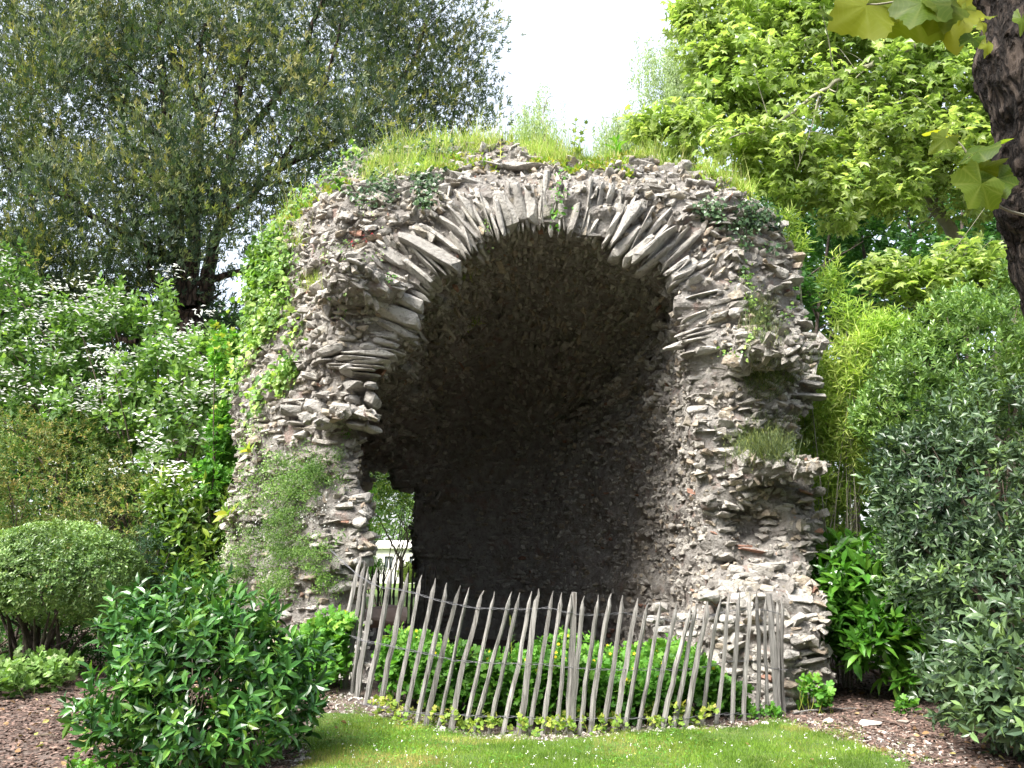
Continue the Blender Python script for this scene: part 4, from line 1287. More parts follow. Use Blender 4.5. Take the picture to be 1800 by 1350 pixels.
def sprig(px, py, Y, hgt, label, cat, name, ln, mat, k=14, lean=0.0, tpl=t_leaf, group=None, stalks=1):
    """a single upright weed with leaves up its stem"""
    q = P(px, py, Y)
    h = top_at(q[0], Y)
    base = h if h is not None else q
    root = empty(name, base, label, cat, group)
    tb, Ts, Ms = [], [], []
    for s_ in range(stalks):
        lean_ = lean + R.normal(0, .12) * (stalks > 1)
        H_ = hgt * (1 if s_ == 0 else R.uniform(.6, .95))
        pts = smooth_path([base + [s_ * .03, 0, -.03], base + [lean_ * .3 * H_ + s_ * .04, 0, H_ * .5], base + [lean_ * H_ + s_ * .05, -.02, H_]], 6)
        tb.append(tube(pts, np.linspace(.007, .003, len(pts)), 4))
        t = np.linspace(.12, 1, k)
        C = np.stack([np.interp(t, np.linspace(0, 1, len(pts)), pts[:, c]) for c in range(3)], -1)
        az = np.arange(k) * 2.4
        dd = nrm(np.stack([np.cos(az), np.sin(az), .5 + .6 * t], -1))
        sc = ln * (1.15 - .6 * t) * R.uniform(.8, 1.2, k)
        Ms.append(frames(dd, np.array([[0, 0, 1.]]) + R.normal(0, .2, (k, 3))) * sc[:, None, None]); Ts.append(C)
    V, F = join(tb)
    link('stem', np_data('stem', V, F, mat), root)
    link('foliage', leaves_mesh('foliage', tpl, np.concatenate(Ms), np.concatenate(Ts), mat), root, 'stuff')


sprig(785, 262, 10.9, .52, 'tallest thin flowering weed spike on the crown near the yew', 'weed', 'tall_weed', .05, L_drygrass, 22)
sprig(755, 262, 10.8, .55, 'bushy pair of weed spikes on the crown just left of the tallest one', 'weed', 'tall_weed', .06, L_drygrass, 24, stalks=2)
sprig(600, 285, 10.9, .46, 'weed spike rising from the left part of the crown', 'weed', 'tall_weed', .05, L_drygrass, 18)
sprig(1010, 295, 10.7, .62, 'slender maple seedling with lobed leaves on the middle of the crown', 'sapling', 'seedling', .13, L_plane, 11, tpl=t_plane, stalks=2)
sprig(880, 285, 10.7, .35, 'pale leafy weed between the capping slab and the yew', 'weed', 'tall_weed', .07, L_drygrass, 14)
sprig(1085, 300, 10.8, .30, 'broad bladed green rosette on the crown right of the seedling', 'weed', 'tall_weed', .20, L_cel, 12)
sprig(590, 300, 10.4, .28, 'large pale green leaves overhanging the upper left brow', 'weed', 'broad_weed', .17, L_ivy, 10, tpl=t_leafw, stalks=2)
sprig(520, 315, 11.0, .3, 'pale green leafy weed on the far left of the crown', 'weed', 'broad_weed', .14, L_ivy, 10, tpl=t_leafw, stalks=2)
for (u, v, lb) in [(440, 795, 'pale lettuce-like rosette on the outer edge of the left pier at mid height'), (402, 905, 'pale lettuce-like rosette low on the outer edge of the left pier')]:
    h, nn = hit(u + 20, v)
    if h is None: h = P(u + 20, v, 11.2)
    h = h + np.array([-.12, -.1, 0])
    rt = empty('leafy_rosette', h, lb, 'plant', 'pale rosettes on the left pier')
    M, T = rosettes(np.array([h]), np.array([[-.7, -.5, .5]]), 9, .2, (25, 80), spread=.1)
    leaf_parts(rt, 'leaf', t_leafw, M, T, L_celyel, range(9))

# ------------------------------------------------------------------ celandine behind the fence
def celandine(name, label, region, n, hgt, mat=L_cel, flowers=0, ln=.085, seed=0, group=None, fh=None):
    T0 = []
    xs = [q[0] for q in region]; ys = [q[1] for q in region]
    x = R.uniform(min(xs), max(xs), n * 4); y = R.uniform(min(ys), max(ys), n * 4)
    m = sd_poly(x, y, np.array(region)) < .04
    x, y = x[m][:n], y[m][:n]
    z0 = gh(x, y)
    top = hgt * (1.04 + .30 * vnoise(np.stack([x, y, 0 * x], -1), 1.8, seed) + .15 * vnoise(np.stack([x, y, 0 * x], -1), 6, seed + 1)) * (fh(x) if fh else 1)
    z = z0 + top * R.uniform(.12, 1, len(x)) ** .7
    C = np.stack([x, y, z], -1)
    root = empty(name, (x.mean(), y.mean(), 0), label, 'plant', group)
    A = nrm(R.normal(0, .35, C.shape) + [0, -.45, 1])
    M, T = rosettes(C, A, 5, ln, (35, 90), jit=.3, spread=.8)
    face = T
    u, v, f = proj(T)
    s = np.argsort(T[:, 1] + .3 * R.random(len(T)) - .4 * (T[:, 2]))
    rn = np.clip(R.random(len(T)) * .7 + .3 * (T[:, 2] / hgt - .3), 0.01, .93)
    k = 160 if n > 500 else 0
    leaf_parts(root, 'leaf', t_cel, M, T, mat, s[:k])
    m = np.ones(len(T), bool); m[s[:k]] = False
    link('foliage', leaves_mesh('foliage', t_cel, M[m], T[m], mat, rn[m]), root, 'stuff')
    tb = []
    for q in R.choice(len(C), min(len(C), max(12, n // 9)), replace=False):
        b = np.array([C[q][0] + R.normal(0, .04), C[q][1] + .03, float(z0[q]) - .02])
        tb.append(tube(smooth_path([b, (b + C[q]) / 2 + R.normal(0, .02, 3), C[q]], 3), .0035, 4))
    V, F = join(tb)
    link('stems', np_data('stems', V, F, mat), root, 'stuff')
    if flowers:
        hi = np.nonzero((z - z0) > .80 * top)[0]
        q = R.choice(hi, min(flowers, len(hi)), replace=False)
        c = np.repeat(C[q] + [0, -.05, .07], 5, axis=0)
        az = np.tile(np.arange(5) * 1.256, len(q))
        d = np.stack([np.cos(az), -.4 + 0 * az, np.sin(az)], -1)
        M = frames(d, np.array([[0, -1, .5]])) * .02
        link('flowers', leaves_mesh('flowers', t_leafw, M, c, L_yellow), root, 'stuff')
    return root


celandine('celandine', 'lush green celandine patch with small yellow flowers between fence and vault mouth', [(-1.35, 8.85), (-.9, 8.55), (0, 8.3), (1.0, 8.28), (1.7, 8.5), (2.3, 8.85), (2.1, 9.2), (.8, 9.4), (-1.0, 9.5)], 2200, .56, flowers=60, seed=90, fh=lambda x: np.interp(x, [-1.35, -.8, .3, 1.3, 1.8, 2.3], [.9, 1.05, 1.0, .92, .85, .45]))
celandine('celandine', 'celandine clump between the glossy bush and the leftmost pickets', [(-2.4, 8.9), (-1.75, 8.75), (-1.6, 9.1), (-2.0, 9.4), (-2.4, 9.3)], 330, .60, flowers=3, seed=91)
celandine('yellowing_celandine', 'yellowing low leaves poking through the bottom of the pickets', [(-1.3, 8.35), (-.6, 8.05), (.4, 7.98), (1.3, 8.05), (1.9, 8.35), (1.4, 8.4), (0, 8.25), (-1.1, 8.5)], 120, .17, L_celyel, ln=.055, seed=92)
celandine('low_weeds', 'small leafy weeds at the foot of the end post', [(2.0, 8.6), (2.6, 8.7), (2.5, 8.95), (2.05, 8.85)], 60, .14, ln=.045, seed=93)
celandine('low_weeds', 'young bright green plant at the foot of the right pier', [(2.95, 9.05), (3.15, 9.0), (3.2, 9.2), (3.0, 9.2)], 16, .24, ln=.09, seed=94)
celandine('low_weeds', 'small green seedling on the mulch under the laurel', [(3.9, 9.0), (4.05, 9.0), (4.05, 9.15), (3.9, 9.1)], 9, .15, ln=.07, seed=95)
celandine('ground_ivy', 'pale green round leaved ground cover under the clipped box dome', [(-7.5, 9.6), (-5.9, 9.75), (-5.2, 10.3), (-5.3, 10.9), (-7.5, 11.2)], 420, .30, L_creep, ln=.10, seed=96)
celandine('low_weeds', 'few small weeds on the mulch near the terracotta shard', [(-3.35, 6.6), (-2.9, 6.6), (-2.9, 6.9), (-3.3, 6.9)], 16, .08, ln=.05, seed=97)
sprig2 = [(900, 1100, 8.7, 'tall seed stalk sticking up out of the celandine near the middle post')]
for (u, v, Y, lb) in sprig2:
    b = P(u, 1250, Y); b[2] = 0
    rt = empty('seed_stalk', b, lb, 'weed')
    pts = smooth_path([b, b + [0, 0, .5], b + [-.02, 0, .98]], 5)
    V, F = tube(pts, np.linspace(.006, .003, len(pts)), 4)
    link('stem', np_data('stem', V, F, L_cel), rt)
    t = np.linspace(.55, 1, 40)[:, None]
    C = b + [0, 0, 1] * t * .98
    az = np.arange(40) * 2.4
    M = frames(np.stack([np.cos(az), np.sin(az), .7 + 0 * az], -1), np.array([[0, 0, 1.]])) * .05
    link('pods', leaves_mesh('pods', t_rhn, M, C, L_cel), rt, 'stuff')

# ------------------------------------------------------------------ shrubs on the left
def B(px, py, Y, *r):
    return (P(px, py, Y), r if len(r) > 1 else (r[0],) * 3)


plant('glossy_bush', (-2.5, 7.0, 0), 'dark glossy leaved bush at the front beside the lawn, with a few lime young shoots', 'bush',
      [B(340, 1190, 7.05, .72, .6, .62), B(240, 1240, 6.95, .45, .45, .42), B(470, 1180, 7.1, .42, .45, .52), B(300, 1100, 7.2, .42, .42, .35), B(430, 1085, 7.3, .30, .35, .2), B(350, 1290, 6.7, .55, .35, .35), B(230, 1110, 7.3, .22, .3, .3), B(505, 1235, 7.0, .25, .3, .3), B(360, 1050, 7.3, .16, .2, .22)],
      t_leaf, L_gloss, 820, 8, .122, shell=.40, rough=.36, up=.4, singles=300, stems=22, stem_r=.012, seed=101)
plant('box_dome', (-6.1, 11.4, 0), 'clipped light green box dome on bare dark stems by the mulch path', 'bush',
      [(P(108, 1005, 11.4) + [0, 0, .0], (.98, .95, .62)), (P(60, 1000, 11.3), (.7, .7, .55)), (P(170, 1015, 11.2), (.55, .6, .48))], t_boxl, L_box, 4700, 6, .052, stem_in=.72, shell=.84, rough=.09, up=.3, stems=26, stem_mat=M_bark, stem_r=.035, base_spread=.22, seed=103, tilt=(40, 90), stem_name='trunk')
plant('box_dome_skirt', (-7.3, 11.6, 0), 'dark straggly undergrowth in the shade beneath the box dome', 'undergrowth',
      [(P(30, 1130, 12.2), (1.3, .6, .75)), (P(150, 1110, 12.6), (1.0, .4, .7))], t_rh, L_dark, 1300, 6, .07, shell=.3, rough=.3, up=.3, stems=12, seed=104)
plant('bronze_bush', (-7.2, 13.2, 0), 'bronze and green small leaved bush behind the box dome with a few white blooms', 'bush',
      [B(90, 860, 13.2, 1.25, .9, .95), B(210, 910, 13.0, 1.05, .8, .9), B(20, 800, 13.4, .9, .8, .75), B(130, 780, 13.5, .55, .6, .45), B(280, 960, 12.9, .6, .6, .7), B(-60, 900, 13, .9, .9, 1.2), B(60, 990, 13.3, 1.3, .7, .9), B(240, 1040, 13.0, .9, .6, .7)],
      t_rh, L_spirea, 6800, 6, .062, shell=.55, rough=.3, up=.45, stems=30, seed=105, flowers=(L_white, 26, .03, 8))
plant('viburnum', (-5.6, 14.2, 0), 'big snowball viburnum covered in flat white flower heads left of the vault', 'shrub',
      [B(60, 640, 14.5, 1.3, 1.0, 1.2), B(200, 620, 14.2, 1.1, 1.0, 1.0), B(290, 700, 13.8, 1.2, 1.0, 1.1), B(350, 800, 13.4, .8, .8, 1.3), B(180, 740, 14.0, 1.3, .9, .8), B(0, 520, 14.8, .7, .9, .9), B(40, 740, 14.3, 1.3, .9, .8), B(200, 540, 14.3, .45, .5, .45), B(285, 540, 14.3, .28, .4, .5), B(360, 640, 13.9, .5, .6, .5), B(390, 720, 13.6, .4, .6, .9), B(320, 880, 13.3, .7, .7, .8), B(-80, 620, 14.5, 1.2, 1.1, 1.9), B(110, 560, 14.5, .6, .7, .35)],
      t_leafw4, L_vib, 3700, 6, .13, shell=.5, rough=.34, up=.5, gap=(1.6, -.45), stems=40, seed=106, flowers=(L_white, 130, .085, 24), stem_r=.03)
plant('aucuba', (-4.9, 12.5, 0), 'yellow-green broad leaved evergreen bush tucked against the left pier', 'bush',
      [B(350, 920, 12.4, .62, .5, .5), B(300, 870, 12.6, .4, .4, .35), B(370, 990, 12.2, .55, .4, .5), B(320, 1040, 12.2, .6, .4, .5)], t_leaf, L_aucuba, 620, 7, .15, shell=.4, rough=.3, up=.5, stems=16, seed=107)
plant('bluegreen_bush', (-5.0, 12.3, 0), 'small blue-green bush between the box dome and the yellow-green evergreen', 'bush',
      [B(265, 990, 12.2, .45, .4, .6), B(285, 1060, 12.0, .5, .4, .4)], t_rh, L_bluegreen, 1100, 6, .05, shell=.4, rough=.3, stems=12, seed=108)
plant('celandine_bush', (-4.4, 12.4, 0), 'bright green yellow-flowered weeds at the outer foot of the left pier', 'plant',
      [B(380, 850, 12.6, .32, .4, .55), B(400, 620, 12.4, .25, .3, .4), B(390, 760, 12.6, .25, .3, .5)], t_cel, L_cel, 330, 6, .09, shell=.3, rough=.3, stems=12, seed=109)

# ------------------------------------------------------------------ shrubs on the right
plant('cherry_laurel', (4.6, 10.0, 0), 'cherry laurel with large bright green leaves right of the vault foot', 'bush',
      [B(1520, 1030, 10.0, .62, .6, .42), B(1600, 1000, 10.1, .6, .6, .42), B(1500, 1110, 9.9, .42, .5, .36), B(1590, 1120, 9.6, .6, .5, .5), B(1480, 1000, 10.3, .35, .5, .3), B(1680, 1060, 9.8, .7, .6, .8)],
      t_leaf, L_laurel, 520, 7, .215, shell=.4, rough=.3, up=.45, singles=240, stems=20, seed=111, tilt=(25, 85), stem_r=.018)
plant('evergreen_shrub', (5.2, 8.4, 0), 'towering grey-green evergreen shrub filling the right edge, small stiff leaves', 'shrub',
      [B(1750, 880, 8.6, .95, .8, .8), B(1660, 850, 8.9, .65, .7, .7), B(1700, 1010, 8.5, .75, .7, .6), B(1790, 1080, 8.0, .8, .7, .8), B(1620, 950, 9.0, .5, .6, .5), B(1590, 830, 9.2, .35, .5, .4), B(1760, 760, 8.8, .8, .8, .6), B(1730, 1180, 7.7, .55, .5, .4), B(1800, 1240, 7.2, .55, .5, .45), B(1650, 760, 9.2, .45, .6, .4), B(1570, 900, 9.3, .22, .3, .3)],
      t_leaf4, L_ever, 2600, 8, .10, shell=.5, rough=.3, up=.4, singles=150, stems=34, seed=112, stem_r=.02, gap=(1.6, -.5))
plant('evergreen_shrub', (5.6, 10.4, 0), 'fresh green upright shoots of the tall evergreen standing behind the grey-green one', 'shrub',
      [B(1720, 620, 10.2, 1.0, .8, .7), B(1640, 660, 10.2, .8, .8, .55), B(1790, 540, 10.4, .7, .7, .6), B(1590, 720, 10.2, .5, .6, .5), B(1680, 560, 10.3, .4, .5, .4), B(1540, 740, 10.4, .28, .4, .4), B(1840, 660, 10.3, .8, .8, .8)],
      t_leaf4, L_everlite, 2400, 8, .09, shell=.45, rough=.36, up=.75, tilt=(20, 70), stems=40, seed=113, stem_r=.02, gap=(1.8, -.4))
plant('leafy_bough', (4.9, 6.6, 0), 'low corner bush of pale edged leathery leaves at the lower right', 'bush',
      [B(1740, 1190, 6.9, .42, .4, .3), B(1800, 1130, 6.9, .4, .4, .4), B(1790, 1260, 6.7, .4, .35, .3), B(1700, 1230, 7.1, .22, .3, .18)], t_leaf, L_ever, 240, 7, .12, shell=.35, rough=.3, up=.35, singles=120, stems=14, seed=114)
plant('dark_understory', (5.6, 11.2, 0), 'deep shadowed undergrowth behind the laurel on the right', 'undergrowth',
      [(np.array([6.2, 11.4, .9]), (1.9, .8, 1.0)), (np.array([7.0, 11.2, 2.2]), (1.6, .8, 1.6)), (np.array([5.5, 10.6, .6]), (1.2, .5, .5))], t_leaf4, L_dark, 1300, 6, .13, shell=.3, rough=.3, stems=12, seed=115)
plant('bamboo', (3.9, 11.2, 0), 'golden yellow-green bamboo rising close against the right side of the vault', 'bamboo',
      [B(1440, 740, 11.2, .45, .4, .7), B(1480, 660, 11.0, .45, .4, .45), B(1430, 860, 11.2, .5, .4, .6), B(1520, 600, 10.9, .42, .3, .25), B(1560, 570, 10.8, .35, .3, .18), B(1465, 500, 11.2, .16, .2, .38), B(1490, 560, 11.2, .25, .25, .25), B(1500, 780, 11.0, .42, .4, .5), B(1385, 395, 11.0, .14, .15, .2), B(1450, 940, 11.3, .38, .3, .35), B(1500, 850, 11.2, .3, .3, .3), B(1400, 430, 11.0, .12, .15, .2)],
      t_rhn, L_bamboo, 2300, 6, .145, shell=.25, rough=.35, up=.55, tilt=(30, 95), stems=46, stem_mat=M_palebark, stem_r=.010, base_spread=.28, seed=116, stem_name='cane', jit=.35)

# ------------------------------------------------------------------ trees
def branchy(limbs, twigs_per=6, tw_len=1.2, r0=.1, seed=0, up=.3, sides=6):
    """tubes for limbs [(points, r_start, r_end)] plus side branches; returns tube list and the branch paths"""
    rr = np.random.default_rng(seed)
    tb, paths = [], []
    for pts, ra, rb in limbs:
        q = smooth_path(pts, 5)
        q = q + rr.normal(0, ra * .25, q.shape)
        tb.append(tube(q, np.linspace(ra, rb, len(q)), sides, rough=.15, seed=seed))
        paths.append(q)
        for k in range(twigs_per):
            i = rr.integers(len(q) // 4, len(q))
            d = nrm(rr.normal(0, 1, 3) + [0, -.1, up])
            ln = tw_len * rr.uniform(.5, 1.2)
            e = q[i] + d * ln
            m = (q[i] + e) / 2 + rr.normal(0, .1 * ln, 3)
            w_ = smooth_path([q[i], m, e], 4)
            rs = max(.006, (ra + (rb - ra) * i / len(q)) * .35)
            tb.append(tube(w_, np.linspace(rs, rs * .3, len(w_)), 4))
            paths.append(w_)
    return tb, paths


# the yew
yb = np.array([-7.0, 18.2, 0.])
yew = empty('yew_tree', yb, 'huge dark green yew with many reddish stems rising behind the left of the vault', 'tree')
fork = P(335, 540, 18.2)
limbs = [([yb, yb * [1, 1, 0] + [0, .0, 2.5], P(335, 640, 18.2), fork], .38, .30)]
stems_ = [[(325, 540), (318, 400), (300, 250), (280, 60), (270, -80)], [(335, 530), (342, 380), (352, 200), (370, 0)], [(350, 530), (385, 400), (410, 240), (440, 60), (450, -80)],
          [(318, 380), (240, 270), (190, 140), (170, 0)], [(385, 400), (480, 300), (560, 180), (600, 40)], [(410, 260), (500, 150), (560, 20), (590, -80)], [(480, 300), (620, 230), (720, 120), (760, 0)], [(300, 260), (200, 160), (100, 60), (60, -60)],
          [(320, 470), (200, 400), (110, 340), (20, 300)], [(320, 540), (200, 530), (90, 500), (-40, 470)], [(350, 500), (440, 470), (520, 440), (600, 420)], [(352, 200), (300, 80), (250, -60)], [(240, 600), (150, 575), (30, 560)], [(342, 380), (440, 330), (520, 320)]]
for k, q in enumerate(stems_):
    dy = R.uniform(-1.2, 1.2) * (k > 2)
    n_ = len(q)
    limbs.append(([P(u, v, 18.2 + dy * i / (n_ - 1)) for i, (u, v) in enumerate(q)], (.22, .2, .17)[k] if k < 3 else R.uniform(.07, .11), .025))
tb, paths = branchy(limbs, 9, 2.2, seed=21, up=.9)
V, F = join(tb)
link('trunk', np_data('trunk', V, F, M_barkred, smooth=True), yew)
# foliage clumps: upright plumes that sit round the crown with sky between them
def plumes(blobs, n, per, size, gap, seed, tpl, ln, mat, tall=1.5, spread=.33, axis_up=.9, shell=.25, tint=0.0, dens=None):
    C, D = blob_points(blobs, n, shell, .2, gap, seed, zmin=.5)
    if dens is not None:
        keep = dens(C); C, D = C[keep], D[keep]
    n = len(C)
    s = R.uniform(.6, 1.35, n) * size
    i = np.repeat(np.arange(n), per)
    q = R.normal(0, 1, (n * per, 3)) * .5
    T = C[i] + q * s[i][:, None] * [1, 1, tall]
    ax = nrm(D * .55 + [0, -.1, axis_up] + R.normal(0, .15, D.shape))
    d = nrm(ax[i] + q * .35 + R.normal(0, spread, (n * per, 3)))
    M = frames(d, D[i] * .6 + [0, -.6, .3] + R.normal(0, .5, (n * per, 3))) * (ln * R.uniform(.6, 1.25, n * per))[:, None, None]
    # younger sprays at the tips of a plume are yellower
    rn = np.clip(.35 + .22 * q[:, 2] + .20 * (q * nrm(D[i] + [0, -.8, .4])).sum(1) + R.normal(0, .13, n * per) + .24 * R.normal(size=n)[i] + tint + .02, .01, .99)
    return M, T, rn


yblobs = [B(330, 120, 18.2, 3.6, 2.6, 4.2), B(120, 180, 18.0, 3.2, 2.4, 3.6), B(560, 90, 18.4, 3.0, 2.4, 3.4), B(720, 60, 18.8, 1.9, 1.8, 3.2), B(300, 380, 17.6, 2.8, 2.0, 1.6), B(60, 430, 17.6, 2.8, 2.0, 1.9), B(800, 150, 19.0, 1.0, 1.2, 2.0), B(850, 225, 19.2, .55, .8, 1.1), B(500, 330, 18.0, 2.0, 1.8, 1.3), B(-60, 200, 18, 3, 2.4, 4.4), B(660, 230, 18.3, 1.3, 1.4, 1.2), B(200, 0, 18.3, 4, 2.4, 3), B(650, -60, 18.5, 2.6, 2.4, 2.6)]
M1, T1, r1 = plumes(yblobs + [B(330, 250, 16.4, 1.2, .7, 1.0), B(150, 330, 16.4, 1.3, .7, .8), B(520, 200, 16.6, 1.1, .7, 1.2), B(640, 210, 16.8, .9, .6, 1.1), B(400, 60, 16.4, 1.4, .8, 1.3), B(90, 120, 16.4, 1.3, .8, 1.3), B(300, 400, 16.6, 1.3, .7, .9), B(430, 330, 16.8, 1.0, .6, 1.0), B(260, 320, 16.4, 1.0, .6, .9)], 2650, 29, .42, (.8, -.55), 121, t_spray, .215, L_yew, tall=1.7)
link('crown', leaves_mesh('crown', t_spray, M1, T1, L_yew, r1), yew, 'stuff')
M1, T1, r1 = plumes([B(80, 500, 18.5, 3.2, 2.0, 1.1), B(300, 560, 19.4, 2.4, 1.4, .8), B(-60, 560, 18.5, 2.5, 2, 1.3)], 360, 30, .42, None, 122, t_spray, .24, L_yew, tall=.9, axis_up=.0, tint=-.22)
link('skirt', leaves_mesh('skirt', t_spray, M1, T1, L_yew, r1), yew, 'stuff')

# the plane tree on the right: layered sprays of lobed leaves
pl = empty('plane_tree', (8.2, 13.5, 0), 'bright green plane tree with pale limbs reaching in from the right over the vault', 'tree')
pb = np.array([8.2, 13.5, 0])
limbs = [([pb, pb + [-.05, 0, 2.5], pb + [-.2, 0, 5], P(1880, 200, 13.6)], .34, .2),
         ([P(1830, 560, 13.5), P(1740, 480, 13.4), P(1668, 398, 13.3), P(1600, 310, 13.2), P(1560, 240, 13.1), P(1500, 120, 13.0)], .13, .05),
         ([pb + [-.1, 0, 5], P(1760, 330, 13.8), P(1640, 265, 13.6), P(1560, 225, 13.4), P(1400, 200, 13.2)], .12, .02),
         ([P(1900, 20, 12.6), P(1740, 40, 12.4), P(1637, 70, 12.2), P(1505, 122, 12.0), P(1446, 160, 11.9), P(1353, 218, 11.8), P(1270, 250, 11.8)], .07, .012),
         ([P(1880, 130, 12.8), P(1720, 160, 12.6), P(1640, 172, 12.6), P(1540, 206, 12.4), P(1480, 245, 12.4)], .045, .01),
         ([P(1500, 120, 13.0), P(1420, 60, 13), P(1330, 20, 13), P(1240, 10, 13)], .04, .01),
         ([P(1600, 310, 13.2), P(1500, 290, 13), P(1380, 280, 12.8), P(1250, 270, 12.6)], .04, .008),
         ([P(1900, 440, 12.0), P(1760, 450, 11.8), P(1640, 470, 11.6), P(1540, 480, 11.6)], .05, .01),
         ([P(1570, 80, 12.1), P(1570, 130, 12.1), P(1578, 155, 12.1)], .02, .008), ([P(1440, 165, 11.9), P(1425, 230, 11.9), P(1400, 300, 11.9)], .016, .005), ([P(1560, 120, 12.1), P(1545, 180, 12.1), P(1536, 230, 12.1)], .014, .004)]
tb, paths = branchy(limbs, 7, 1.0, seed=22, up=.2)
V, F = join(tb)
link('trunk', np_data('trunk', V, F, M_palebark, smooth=True), pl)
pblobs = [B(1270, 60, 13, .9, .9, .85), B(1330, 150, 12.6, 1.0, 1.0, .8), B(1400, 30, 13, 1.4, 1.2, 1.1), B(1480, 130, 12.5, 1.2, 1.2, .9), B(1560, 40, 12.8, 1.4, 1.2, 1.1), B(1640, 150, 12.6, 1.2, 1.2, .9), B(1720, 60, 13, 1.4, 1.2, 1.2), B(1760, 220, 12.8, 1.2, 1.2, 1.0), B(1650, 260, 12.6, 1.0, 1.1, .7), B(1540, 240, 12.2, 1.0, 1.0, .6), B(1420, 250, 12.2, .9, .9, .55), B(1320, 260, 12.2, .8, .8, .5),
          B(1200, 225, 12.4, .75, .6, .35), B(1130, 228, 12.6, .35, .4, .22), B(1350, 310, 12.2, .5, .5, .22), B(1470, 320, 12.2, .8, .7, .35), B(1560, 340, 12.2, .7, .7, .30), B(1270, 180, 12.6, .6, .6, .4), B(1200, 10, 13, .25, .5, .3), B(1245, 120, 12.8, .35, .5, .4), B(1700, 340, 13, .9, .9, .4), B(1800, 120, 13, 1.2, 1, 2.0), B(1480, 375, 12.2, .35, .4, .18), B(1390, 350, 12.2, .3, .4, .2)]
C, D = blob_points(pblobs, 6300, .15, .35, (1.5, -.45), 131)
C[:, 2] = C[:, 2] + .10 * np.sin(C[:, 2] * 14)
A = nrm(R.normal(0, .45, C.shape) + [0, -.25, .9] + D * .3)
M, T = rosettes(C, A, 3, .185, (50, 100), jit=.35, spread=.9)
d = M[:, :, 1] / np.linalg.norm(M[:, :, 1], axis=1)[:, None]
s = np.linalg.norm(M[:, :, 1], axis=1)
M = frames(d + [0, 0, -.5], np.repeat(A, 3, 0) + R.normal(0, .3, T.shape)) * s[:, None, None]
q = nearest_in_view(T, 300)
leaf_parts(pl, 'leaf', t_plane, M, T, L_plane, q)
m = np.ones(len(T), bool); m[q] = False
rn = np.clip(.5 + .35 * vnoise(T, .9, 132) + R.normal(0, .2, len(T)), .01, .99)
link('crown', leaves_mesh('crown', t_plane, M[m], T[m], L_plane, rn[m]), pl, 'stuff')
C, D = blob_points([B(1600, 490, 11.6, .75, .6, .26), B(1700, 470, 11.6, .8, .6, .35), B(1790, 500, 11.6, .7, .6, .4), B(1540, 470, 11.8, .3, .4, .14), B(1660, 520, 11.4, .7, .5, .2)], 560, .1, .3, None, 133)
A = nrm(R.normal(0, .3, C.shape) + [0, -.3, 1])
M, T = rosettes(C, A, 3, .17, (55, 100), jit=.3)
link('lower_bough', leaves_mesh('lower_bough', t_plane, M, T, L_plane), pl, 'stuff')

# shaded maples behind the vault on the right
mp = [(1335, 20.0, .09, 'slim dark maple trunk nearest the vault in the shaded wood'), (1385, 21.5, .11, 'dark maple second from the vault in the shaded wood'), (1440, 20.5, .08, 'thin forked maple in the middle of the shaded wood'), (1480, 22.5, .13, 'stouter dark maple behind the thin forked one'), (1540, 21.0, .10, 'maple standing dark behind the pale leaning plane limb'), (1620, 22.0, .14, 'shaded maple behind the top of the evergreen shrub'), (1720, 22.5, .14, 'shaded maple farthest to the right of the wood')]
for k, (u, Y, r_, lb) in enumerate(mp):
    q = P(u, 600, Y); b = np.array([q[0], Y, 0])
    rt = empty('maple_tree', b, lb, 'tree', 'shaded maples behind the vault')
    H_ = R.uniform(10, 12.5)
    limbs = [([b, b + [R.normal(0, .1), 0, 3], b + [R.normal(0, .3), 0, 6], b + [R.normal(0, .6), 0, H_]], r_, .03)]
    for j in range(6):
        z0 = R.uniform(3, 7.5)
        a = b + [0, 0, z0]
        limbs.append(([a, a + nrm(R.normal(0, 1, 3) * [1, .5, 0] + [0, -.2, .9]) * 1.0, a + nrm(R.normal(0, 1, 3) * [1, .5, .2] + [0, -.2, .6]) * 2.2], r_ * .4, .012))
    tb, _ = branchy(limbs, 3, .9, seed=200 + k)
    V, F = join(tb)
    link('trunk', np_data('trunk', V, F, M_bark, smooth=True), rt)
    bl = [(b + [R.normal(0, 1.1), R.normal(0, .8), z], (R.uniform(.9, 1.5), 1.0, R.uniform(.25, .5))) for z in np.linspace(4.2, H_ + .5, 11)]
    C, D = blob_points(bl, 620, .1, .35, (1.2, -.3), 210 + k)
    A = nrm(R.normal(0, .3, C.shape) + [0, -.2, 1])
    M, T = rosettes(C, A, 4, .19, (55, 95), jit=.3)
    link('crown', leaves_mesh('crown', t_plane, M, T, L_dark), rt, 'stuff')

